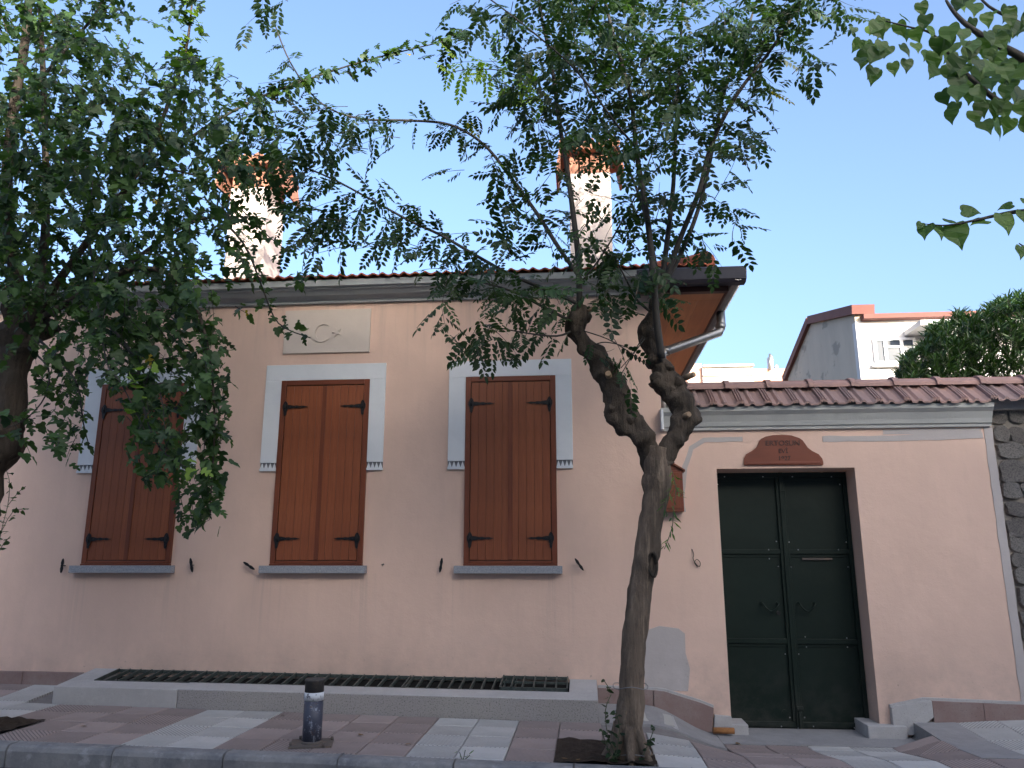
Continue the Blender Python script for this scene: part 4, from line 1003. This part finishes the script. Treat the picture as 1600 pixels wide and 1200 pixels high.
# ---------------- centre tree (pinnate leaves)
def px3(pts): return [at(x, y, Y) for x, y, Y in pts]
ct = thing('street_tree', 'gnarled forked street tree with feathery leaves standing in front of the pink wall', 'tree', (.28, -1.75, zp(.28, -1.75)))
base_pts = [(982, 1215, -1.75), (980, 1188, -1.75), (983, 1150, -1.75), (987, 1100, -1.74), (988, 1040, -1.73), (996, 960, -1.72), (1006, 890, -1.71), (1015, 830, -1.71), (1022, 790, -1.70), (1028, 745, -1.70), (1026, 720, -1.70), (1028, 700, -1.70)]
rad = [.125, .098, .089, .088, .087, .086, .086, .086, .090, .106, .098, .088]
m = MB(); m.tube(px3(base_pts), rad, 40, rough=.09, freq=4.0, sub=8, bumps=.16, fine=.05)
for k in range(7):       # root flare
    an = k * .9 + .3; b0 = at(981, 1170, -1.75); m.tube([b0 + Vector((math.cos(an) * .05, math.sin(an) * .05, .16)), b0 + Vector((math.cos(an) * .11, math.sin(an) * .11, .02)), b0 + Vector((math.cos(an) * .19, math.sin(an) * .19, -.09))], [.045, .036, .016], 8, rough=.2, freq=8, sub=3)
m.build('trunk', 'bark_brown', ct)
LIMB_L = [(1034, 735, -1.70), (1015, 705, -1.70), (995, 672, -1.71), (976, 650, -1.72), (962, 615, -1.73), (948, 582, -1.74), (930, 558, -1.75), (912, 535, -1.76), (900, 515, -1.77), (905, 495, -1.78), (908, 478, -1.78)]
RL_ = [.088, .082, .088, .108, .102, .074, .068, .060, .072, .060, .046]
m = MB(); m.tube(px3(LIMB_L), RL_, 36, rough=.20, freq=4.5, sub=9, bumps=.5, fine=.13)
for (x, y, r_) in ((985, 655, .06), (955, 640, .05), (960, 600, .055), (897, 505, .05), (912, 488, .045), (975, 620, .035)):
    p = at(x, y, -1.78); m.tube([p + Vector((0, .07, -.03)), p, p + Vector((.01, -.035, .02))], [r_ * 1.15, r_ * .85, r_ * .35], 16, rough=.45, freq=10, sub=4, fine=.2)
m.build('branch', 'bark_dark', ct)
LIMB_R = [(1022, 735, -1.70), (1040, 705, -1.69), (1058, 680, -1.68), (1068, 655, -1.67), (1062, 628, -1.66), (1045, 605, -1.66), (1036, 580, -1.66), (1022, 553, -1.66), (1010, 530, -1.66), (1008, 512, -1.66), (1020, 492, -1.66), (1028, 470, -1.66), (1036, 445, -1.66)]
RR_ = [.082, .076, .080, .092, .098, .094, .080, .064, .062, .056, .046, .040, .034]
m = MB(); m.tube(px3(LIMB_R), RR_, 36, rough=.20, freq=4.5, sub=9, bumps=.5, fine=.13)
for (x, y, r_) in ((1030, 590, .06), (1070, 640, .055), (1045, 575, .05), (1060, 595, .055), (1022, 560, .05), (1050, 610, .05)):
    p = at(x, y, -1.72); m.tube([p + Vector((0, .07, -.03)), p, p + Vector((.01, -.03, .02))], [r_ * 1.15, r_ * .85, r_ * .35], 16, rough=.45, freq=10, sub=4, fine=.2)
m.build('branch', 'bark_dark', ct)
p = at(1018, 880, -1.815); m = MB().tube([p + Vector((.012 + .028 * math.cos(a), -.004 + .03 * abs(math.cos(a)), .085 * math.sin(a) - .01)) for a in [i * math.pi / 7 for i in range(15)]], .012, 8, rough=.3, freq=20); m.build('scar_lip', 'bark_dark', ct)
# burls and healed cut stubs
for (x, y, Y, dx_, dz_, r_) in ((952, 588, -1.84, -.01, .02, .022), (1070, 650, -1.80, .03, .01, .02), (1072, 588, -1.72, .06, .01, .02), (916, 486, -1.78, .07, .03, .012), (1020, 850, -1.82, 0, 0, .0)):
    if not r_: continue
    p = at(x, y, Y); m = MB().tube([p + Vector((0, .05, 0)), p + Vector((dx_, -.02, dz_))], [r_ * 1.3, r_], 10, rough=.1, freq=20); m.build('cut_stub', 'cut_wood', ct)
def limb(pts, r0, r1, mat='twig_dark', parent=ct, seg=8, rough=.06):
    P = px3(pts); n = len(P); MB().tube(P, [r0 + (r1 - r0) * i / (n - 1) for i in range(n)], seg, rough=rough, freq=6, sub=4).build('branch', mat, parent)
    return P
SH = []
SH.append(limb([(906, 480, -1.78), (903, 400, -1.8), (895, 330, -1.85), (884, 250, -1.9), (872, 180, -1.9), (862, 100, -2.0), (845, 20, -2.1), (830, -80, -2.2)], .026, .010))
SH.append(limb([(904, 430, -1.78), (875, 390, -1.7), (840, 335, -1.6), (800, 280, -1.5), (765, 235, -1.4), (730, 207, -1.35), (690, 192, -1.3), (630, 188, -1.25), (560, 185, -1.2), (500, 160, -1.2), (455, 100, -1.3), (430, 40, -1.4)], .019, .006))
SH.append(limb([(904, 475, -1.78), (860, 455, -1.75), (800, 430, -1.7), (745, 400, -1.7), (690, 368, -1.7), (640, 345, -1.65), (580, 312, -1.6), (520, 280, -1.6), (460, 255, -1.6), (400, 232, -1.6)], .017, .006))
SH.append(limb([(898, 505, -1.78), (850, 480, -1.85), (800, 455, -1.95), (750, 440, -2.05), (705, 425, -2.1)], .014, .004))
SH.append(limb([(898, 515, -1.78), (870, 525, -1.9), (820, 520, -2.0), (770, 510, -2.05)], .010, .004))
SH.append(limb([(1034, 560, -1.76), (1026, 500, -1.82), (1020, 420, -1.88), (1010, 330, -1.9), (995, 240, -1.95), (985, 150, -2.0), (960, 60, -2.1), (935, -40, -2.2)], .030, .011))
SH.append(limb([(1032, 460, -1.66), (1042, 380, -1.6), (1052, 290, -1.55), (1056, 200, -1.5), (1062, 90, -1.4), (1070, -60, -1.3)], .024, .009))
SH.append(limb([(1035, 455, -1.66), (1060, 380, -1.75), (1092, 300, -1.8), (1110, 230, -1.9), (1150, 150, -2.0), (1210, 70, -2.1), (1280, -40, -2.2)], .024, .010))
SH.append(limb([(1034, 450, -1.66), (1062, 400, -1.55), (1090, 330, -1.5), (1110, 250, -1.4), (1130, 150, -1.3), (1170, 40, -1.2), (1200, -60, -1.2)], .022, .008))
SH.append(limb([(1030, 465, -1.66), (1022, 400, -1.6), (1000, 310, -1.4), (970, 240, -1.3), (930, 170, -1.2), (900, 80, -1.2), (890, -40, -1.2)], .016, .007))
SH.append(limb([(905, 445, -1.78), (940, 400, -1.85), (975, 340, -1.9), (1000, 290, -2.0), (1040, 180, -2.1)], .009, .004))
SH.append(limb([(1020, 490, -1.66), (995, 468, -1.75), (980, 440, -1.8), (960, 400, -1.9)], .012, .005))
SH.append(limb([(898, 250, -1.9), (860, 160, -1.6), (800, 115, -1.5), (740, 108, -1.4), (695, 115, -1.4)], .007, .003))
SH.append(limb([(1010, 250, -1.95), (960, 190, -2.3), (900, 110, -2.5), (820, 40, -2.6), (740, -20, -2.6)], .010, .005))
# hanging bare twigs by the fork
for pts in ([(905, 515, -1.8), (950, 530, -1.85), (990, 555, -1.9), (1015, 575, -1.85)], [(1008, 520, -1.7), (985, 560, -1.78), (962, 600, -1.8)], [(1010, 525, -1.7), (992, 550, -1.8), (970, 575, -1.8)], [(918, 545, -1.8), (940, 535, -1.85), (965, 538, -1.9), (985, 545, -1.9)]):
    limb(pts, .005, .003)
CG = ["320000036778888888888763",
      "240000014678888899998520",
      "141000023468888999987200",
      "254100023556888999874100",
      "457644211258889888620000",
      "577765241226888876310000",
      "486431015513568865100000",
      "288663102653567753100000",
      "069887421444556654200000",
      "015755565344455653410000",
      "000100256533456421000000",
      "000000036776554331000000",
      "000000036776530110000000",
      "000000013443122000000000",
      "000000000101130000000000",
      "000000000000002000000000"]
leaves = []; tw = MB()
fill(CG, 400, 0, 40, -2.5, -1.05, 'pinnate', leaves, 2.2, .255, tw, lambda x, y, rr: (rr.uniform(-.4, .4) - (.7 if x < 760 else (-.3 if x > 1080 else 0)), rr.uniform(-.7, .7), rr.uniform(-.3, .9) if x > 760 else rr.uniform(-.4, .3)), L=.38, step=.085, seed=11, spread=1.0, droop=.55)
for i, pl in enumerate(SH):
    lo = {0: 2, 1: 2, 2: 1, 3: 0, 4: 1, 5: 4, 6: 3, 7: 3, 8: 3, 9: 3, 10: 1, 11: 1, 12: 1, 13: 1}.get(i, 1)
    shoot(pl[lo:], 'pinnate', leaves, .055 if i in (1, 2, 3, 12) else .08, .22, None, spread=1, droop=.6, jit=.03, young_lit=.9 if i == 12 else .01)
shoot(px3([(860, 160, -1.6), (800, 105, -1.5), (750, 95, -1.4), (700, 100, -1.4)]), 'pinnate', leaves, .06, .20, tw, r=.003, droop=.3, young_lit=.95)  # sunlit sprays: brightness put into the lighter leaf tint
shoot(px3([(860, 170, -1.6), (810, 135, -1.5), (770, 125, -1.45)]), 'pinnate', leaves, .06, .20, tw, r=.003, droop=.3, young_lit=.9)
for pts in ([(960, 530, -1.85), (975, 560, -1.88), (985, 600, -1.9)], [(925, 540, -1.85), (945, 550, -1.9), (960, 545, -1.9)], [(700, 430, -2.1), (690, 480, -2.15), (700, 520, -2.2)], [(1100, 300, -1.85), (1130, 320, -1.9), (1160, 345, -1.9)], [(1085, 360, -1.6), (1110, 390, -1.7), (1130, 420, -1.8)], [(1140, 210, -1.7), (1170, 225, -1.6), (1200, 215, -1.5)], [(1280, -30, -2.1), (1310, 0, -2.1), (1335, 10, -2.1)]):
    shoot(px3(pts), 'pinnate', leaves, .07, .21, tw, r=.003)
tw.build('twigs', 'twig_dark', ct, kind='stuff')
emit(leaves, 'pinnate', 'pinnate_leaf', ct, 290)
nC = len(leaves)
# wires round the trunk
for y, rr_ in ((1072, .123), (1174, .14)):
    c_ = at(985, y, -1.745); MB().tube([c_ + Vector((math.cos(a) * rr_, math.sin(a) * rr_, .012 * math.sin(3 * a))) for a in [i * math.pi / 8 for i in range(17)]], .003, 5).build('wire_tie', 'zinc_pipe', ct)
# ---------------- left tree (lobed leaves)
lt = thing('mulberry_tree', 'large leafy tree with lobed leaves drooping over the left window', 'tree', (-4.72, -1.62, zp(-4.7, -1.6)))
lb = [(-70, 1165, -1.62), (-65, 1100, -1.62), (-58, 950, -1.6), (-42, 830, -1.58), (-16, 770, -1.56), (-14, 735, -1.55), (6, 690, -1.55), (16, 640, -1.54), (18, 590, -1.53), (28, 550, -1.52), (38, 510, -1.50), (40, 480, -1.5)]
m = MB(); m.tube(px3(lb), [.19, .15, .13, .12, .09, .10, .12, .115, .115, .13, .15, .13], 26, rough=.26, freq=5, sub=4, bumps=.6); m.build('trunk', 'bark_dark', lt)
LS = []
for pts, r0, r1 in (([(35, 490, -1.5), (20, 400, -1.6), (10, 300, -1.7), (20, 180, -1.9), (40, 60, -2.0), (50, -80, -2.1)], .07, .03),
                    ([(50, 490, -1.5), (68, 400, -1.4), (72, 300, -1.4), (70, 200, -1.5), (66, 80, -1.6), (60, -60, -1.7)], .05, .02),
                    ([(55, 500, -1.5), (80, 455, -1.5), (120, 400, -1.6), (170, 330, -1.8), (220, 260, -1.9), (260, 170, -1.9), (290, 80, -1.9), (300, 5, -1.9)], .05, .008),
                    ([(60, 500, -1.5), (110, 470, -1.8), (180, 430, -2.1), (240, 420, -2.3), (290, 450, -2.4), (320, 520, -2.5), (335, 640, -2.5), (328, 800, -2.5)], .035, .005),
                    ([(170, 330, -1.8), (240, 260, -1.6), (320, 200, -1.5), (400, 155, -1.4), (470, 128, -1.4), (560, 98, -1.4), (650, 75, -1.4), (725, 58, -1.4)], .022, .004),
                    ([(180, 430, -2.1), (260, 370, -2.0), (330, 340, -1.9), (380, 380, -1.8), (410, 450, -1.8), (435, 505, -1.8), (485, 528, -1.8)], .018, .004),
                    ([(240, 260, -1.6), (320, 280, -1.3), (380, 330, -1.2), (420, 370, -1.2), (455, 395, -1.2)], .012, .003),
                    ([(110, 470, -1.8), (160, 500, -2.2), (210, 560, -2.5), (225, 640, -2.7), (250, 700, -2.75), (290, 730, -2.8)], .018, .004),
                    ([(50, 520, -1.55), (90, 560, -1.9), (120, 600, -2.1), (130, 660, -2.2), (140, 700, -2.2)], .014, .003),
                    ([(40, 540, -1.6), (75, 575, -1.9), (70, 620, -2.0), (40, 655, -2.1), (12, 668, -2.1)], .010, .003),
                    ([(140, 380, -1.8), (150, 450, -2.4), (165, 560, -2.8), (190, 600, -2.9), (230, 680, -2.9)], .010, .003),
                    ([(20, 180, -1.9), (100, 80, -2.0), (150, 20, -2.1), (190, -60, -2.2)], .02, .008),
                    ([(66, 80, -1.6), (130, 60, -1.4), (180, 100, -1.3), (205, 60, -1.3)], .012, .003)):
    P = px3(pts); n = len(P); MB().tube(P, [r0 + (r1 - r0) * (i / (n - 1)) ** .7 for i in range(n)], 9, rough=.08, freq=6, sub=4).build('branch', 'bark_dark' if r0 > .03 else 'twig_dark', lt); LS.append(P)
LG = ["8998611500000000000",
      "4889811600000000000",
      "3899624631000000000",
      "7999867875310000000",
      "9999988765300000000",
      "9999998776310000000",
      "8999988865200000000",
      "7889878742000000000",
      "7988777742210000000",
      "8988867542210000000",
      "8988887522210000000",
      "6678888533310000000",
      "2478887621022000000",
      "1345665650100000000",
      "0343666642000000000",
      "0422466620000000000",
      "2412155520000000000",
      "1112046420000000000",
      "0001024420000000000",
      "0000000340000000000",
      "0000000140000000000"]
leaves = []; tw = MB()
fill(LG, 0, 0, 40, -2.9, -.9, 'lobed', leaves, 6.0, .092, tw, lambda x, y, rr: (rr.uniform(-.35, .75), rr.uniform(-.6, .5), rr.uniform(-1.1, .2)), L=.40, step=.040, seed=5, spread=.9, droop=.55)
for i, pl in enumerate(LS):
    lo = {0: 1, 1: 1, 2: 3, 3: 2}.get(i, 1)
    if i == 4: shoot(pl[3:], 'lobed', leaves, .028, .10, None, droop=.3, jit=.03); shoot(pl[3:], 'lobed', leaves, .04, .10, None, droop=.8, jit=.05)
    else: shoot(pl[lo:], 'lobed', leaves, .030 if i > 2 else .045, .090, None, droop=.5, jit=.04, young_lit=.0)
shoot(px3([(262, 150, -1.9), (290, 80, -1.9), (300, 40, -1.9), (303, 0, -1.9)]), 'lobed', leaves, .014, .085, None, droop=.5, jit=.05, young_lit=.9)  # sunlit upper shoot, its glow painted as a paler leaf colour
shoot(px3([(205, 640, -2.9), (215, 590, -2.95), (235, 585, -2.95)]), 'lobed', leaves, .03, .08, None, droop=.5, jit=.03, young_lit=.9)
shoot(px3([(285, 400, -2.3), (305, 410, -2.35), (312, 440, -2.4)]), 'lobed', leaves, .03, .08, None, droop=.5, jit=.03, young_lit=.8)
shoot(px3([(290, 720, -2.85), (300, 730, -2.85), (308, 745, -2.85)]), 'lobed', leaves, .03, .08, None, droop=.5, jit=.02, young_lit=.8)
shoot(LS[3][4:], 'lobed', leaves, .018, .10, None, droop=.9, jit=.05)
shoot(px3([(310, 560, -2.5), (322, 640, -2.55), (318, 720, -2.55), (330, 800, -2.55), (322, 815, -2.55)]), 'lobed', leaves, .022, .09, tw, droop=.9, jit=.05)
tw.build('twigs', 'twig_dark', lt, kind='stuff')
emit(leaves, 'lobed', 'lobed_leaf', lt, 290)
nL = len(leaves)
# ---------------- right tree (heart leaves) rooted outside the frame
rtree = thing('heart_leaved_tree', 'overhanging branches with big heart shaped leaves in the top right corner', 'tree', (5.5, -1.75, zp(5.5, -1.75)))
tb = Vector((5.5, -1.75, .05)); MB().tube([tb, tb + Vector((.02, .02, .9)), tb + Vector((-.05, 0, 1.9)), tb + Vector((-.2, -.05, 2.7)), tb + Vector((-.35, -.1, 3.3))], [.17, .13, .12, .11, .09], 20, rough=.2, freq=5, sub=4, bumps=.4).build('trunk', 'bark_dark', rtree)
fork = tb + Vector((-.35, -.1, 3.3)); leaves = []
def rlimb(pts, r0, r1, pre=()):
    P = [fork] + [Vector(p) for p in pre] + px3(pts); n = len(P)
    MB().tube(P, [r0 + (r1 - r0) * (i / (n - 1)) ** .6 for i in range(n)], 8, rough=.05, freq=6, sub=4).build('branch', 'twig_dark', rtree); return P
HB = [rlimb([(1660, 140, -2.6), (1600, 92, -2.7), (1550, 65, -2.75), (1512, 40, -2.8), (1490, 18, -2.8), (1478, 0, -2.8)], .05, .008),
      rlimb([(1650, 210, -2.5), (1600, 175, -2.6), (1560, 158, -2.6), (1520, 125, -2.7), (1500, 105, -2.7), (1478, 78, -2.7), (1455, 52, -2.7), (1420, 42, -2.7), (1380, 32, -2.7)], .035, .004),
      rlimb([(1680, 330, -2.5), (1600, 330, -2.6), (1560, 336, -2.65), (1520, 345, -2.7), (1480, 352, -2.7), (1445, 350, -2.7)], .03, .003),
      rlimb([(1690, 100, -2.4), (1600, 40, -2.5), (1545, 10, -2.5), (1520, -20, -2.5)], .03, .006),
      rlimb([(1680, 400, -2.5), (1610, 388, -2.6), (1592, 380, -2.6)], .02, .003)]
def hleaf(px, py, Y=-2.7, s=.15, dz=-1.0, ti=None, dx_=None):
    p = at(px, py, Y); d = Vector((random.uniform(-.6, .5) if dx_ is None else dx_, random.uniform(-.5, .3), dz * random.uniform(.5, 1.1)))
    leaves.append((leaf_matrix(p, d, Vector((random.uniform(-.5, .5), -1, .55)) + rnd3(.25), s * random.uniform(.75, 1.1)), ti if ti is not None else min(.84, max(0, random.gauss(.45, .22)))))
HG = ["0121443", "3644676", "1315778", "0001577", "0000343"]
for j, row in enumerate(HG):
    for i, ch in enumerate(row + '87'):
        n = int(ch) * 1.0 * (1 if i < 7 else .8)
        for _ in range(int(n) + (1 if random.random() < n % 1 else 0)):
            hleaf(1320 + 40 * i + random.uniform(0, 40), 40 * j + random.uniform(-6, 30), random.uniform(-3.1, -2.3), .125 if i > 2 else .10)
for j in range(-3, 0):
    for i in range(3, 12):
        for _ in range(2): hleaf(1320 + 40 * i + random.uniform(0, 40), 40 * j + random.uniform(-6, 30), random.uniform(-3.1, -2.3), .125)
for (x, y) in ((1345, 62), (1352, 80), (1372, 78), (1390, 72), (1408, 70), (1360, 40), (1380, 30), (1402, 36), (1515, 125), (1530, 160), (1525, 150), (1560, 160), (1580, 185), (1597, 195), (1505, 115)):
    hleaf(x, y, random.uniform(-2.9, -2.6), .12, ti=.94 if y < 75 and random.random() < .7 else None)
for (x, y, s, k) in ((1448, 352, .13, -.3), (1462, 352, .12, .2), (1490, 352, .16, .1), (1502, 330, .12, 1), (1540, 345, .15, -.8), (1565, 335, .15, .1), (1582, 320, .11, -.8), (1598, 330, .12, 0), (1475, 345, .10, .9), (1595, 385, .10, -.1), (1440, 348, .07, -.5), (1600, 310, .1, .5)):
    hleaf(x, y, -2.68, s, -1 if abs(k) < .7 else -.15, None, k)
emit(leaves, 'heart', 'heart_leaf', rtree, 290)
# ---------------- oleander behind the stone wall
ol = thing('oleander_bush', 'dense green oleander bush rising behind the tiled wall coping', 'bush', (4.6, 1.8, 0))
leaves = []; tw = MB(); rr = random.Random(9)
outl = [(1404, 583), (1415, 555), (1440, 535), (1455, 510), (1480, 505), (1500, 488), (1520, 498), (1545, 478), (1570, 468), (1590, 460), (1640, 450), (1700, 470)]
def oz(px):
    for (a, b) in zip(outl, outl[1:]):
        if a[0] <= px <= b[0]: return a[1] + (b[1] - a[1]) * (px - a[0]) / (b[0] - a[0])
    return 999
for _ in range(1800):
    px = rr.uniform(1404, 1700); t_ = oz(px) - 4; py = t_ + 2 + (rr.random() ** 1.15) * (640 - t_); Y = 1.35 + rr.random() * 1.5
    if py > 640: continue
    p = at(px, py, Y); d = Vector((rr.uniform(-.5, .5), rr.uniform(-.6, .2), rr.uniform(.5, 1))).normalized()
    tw.tube([p - d * .12, p], .004, 4, caps=False)
    for k in range(9):
        an = k * 2.4 + rr.random(); rad_ = Vector((math.cos(an), math.sin(an), 0)); ld = d * rr.uniform(.4, 1.1) + rad_ * rr.uniform(.4, .9)
        leaves.append((leaf_matrix(p - d * .10 * (k / 9), ld, d + rnd3(.3), rr.uniform(.09, .15)), min(.84, max(0, rr.gauss(.4, .25)))))
for k in range(9):
    a = Vector((4.6 + k * .12, 1.9 + (k % 3) * .25, 0)); b = at(1440 + k * 26, oz(min(1690, 1440 + k * 26)) + 25, 1.9 + (k % 3) * .2); MB().tube([a, a.lerp(b, .5) + Vector((0, .1, 0)), b], [.03, .022, .008], 7, rough=.1, sub=3).build('stem', 'twig_dark', ol)
tw.build('twigs', 'twig_green', ol, kind='stuff')
emit(leaves, 'lance', 'oleander_leaf', ol, 280)
# ---------------- small plants
def small_plant(name, label, cat, shoots, kind, size, step, mat='weed_leaf', loc=None, stem='twig_green', droop=.2):
    pl = thing(name, label, cat, loc or tuple(px3([shoots[0][0]])[0])); lv = []
    for pts in shoots:
        P = px3(pts); MB().tube(P, .003, 5, caps=False, sub=3).build('stem', stem, pl); shoot(P, kind, lv, step, size, None, droop=droop, jit=.008)
    emit(lv, kind, mat, pl, 200)
small_plant('weed', 'leafy weed growing beside the foot of the forked street tree', 'weed', [[(965, 1185, -1.9), (950, 1150, -1.92), (946, 1110, -1.92), (955, 1085, -1.9)], [(962, 1185, -1.88), (968, 1140, -1.92), (962, 1110, -1.95)], [(960, 1187, -1.9), (948, 1165, -1.95), (940, 1140, -1.95)], [(1005, 1180, -1.9), (1018, 1150, -1.92), (1022, 1135, -1.93)], [(955, 1080, -1.9), (943, 1062, -1.9)]], 'heart', .045, .035, 'pinnate_leaf')
small_plant('climbing_vine', 'bright green vine sprig hanging from the street tree fork', 'vine', [[(1050, 735, -1.82), (1056, 765, -1.84), (1052, 800, -1.86), (1050, 825, -1.85), (1038, 858, -1.82)], [(1052, 750, -1.82), (1062, 775, -1.88), (1066, 770, -1.9)], [(1050, 760, -1.84), (1040, 785, -1.86), (1042, 808, -1.86)]], 'lance', .075, .022)
small_plant('climber', 'thin climbing plant with small leaves at the left edge beside the trunk', 'vine', [[(-10, 900, -1.4), (2, 830, -1.4), (12, 790, -1.4), (15, 755, -1.4), (10, 735, -1.4)], [(0, 835, -1.4), (20, 800, -1.4), (45, 795, -1.4)], [(-5, 870, -1.4), (5, 850, -1.4), (16, 838, -1.4)], [(12, 790, -1.4), (28, 770, -1.4), (40, 760, -1.4)]], 'heart', .05, .04, 'lobed_leaf')
small_plant('grass_tuft', 'tiny dry grass tuft in the joint at the kerb near the white tiles', 'grass tuft', [[(722, 1187, -1.96), (718, 1175, -1.97)], [(724, 1187, -1.96), (727, 1172, -1.97)], [(726, 1187, -1.96), (734, 1180, -1.97)]], 'lance', .04, .015)
# fallen leaves
FLL = ['dry leaf alone on the pink paving between the left tree pit and the light well', 'dry leaf on the paving just left of the bollard', 'dry leaf at the left corner of the forked tree pit', 'dry leaf in front of the forked tree, at the right of its pit', 'dry leaf on the paving midway between bollard and white tiles', 'dry leaf on the soil edge, second from the left corner of the tree pit', 'dry leaf nearest the kerb beside the forked tree pit', 'dry leaf on the grey concrete in front of the gate foot', 'dry leaf on the paving just right of the bollard']
fl = [(128, 1137), (440, 1120), (905, 1190), (1010, 1188), (640, 1165), (880, 1188), (892, 1182), (1150, 1163), (560, 1150)]
def atp(px, py):
    z_ = .2
    for _ in range(8):
        r_ = ray(px, py); t_ = (z_ - CAM.z) / r_.z; q_ = CAM + r_ * t_; z_ = zp(q_.x, q_.y)
    return q_
V, Fc = TM['heart'][0]; me = bpy.data.meshes.new('fallen_leaf'); me.from_pydata([tuple(v) for v in V], [], Fc); me.materials.append(MATS['dry_leaf'])
for i, (x, y) in enumerate(fl):
    q_ = atp(x, y); o = place(me, 'fallen_leaf', None, leaf_matrix(q_ + Vector((0, 0, .012)), (random.uniform(-1, 1), random.uniform(-1, 1), 0), (0, 0, 1), .045))
    tag(o, FLL[i], 'leaf', 'dry leaves on the pavement')
print('LEAVES', nC, nL)
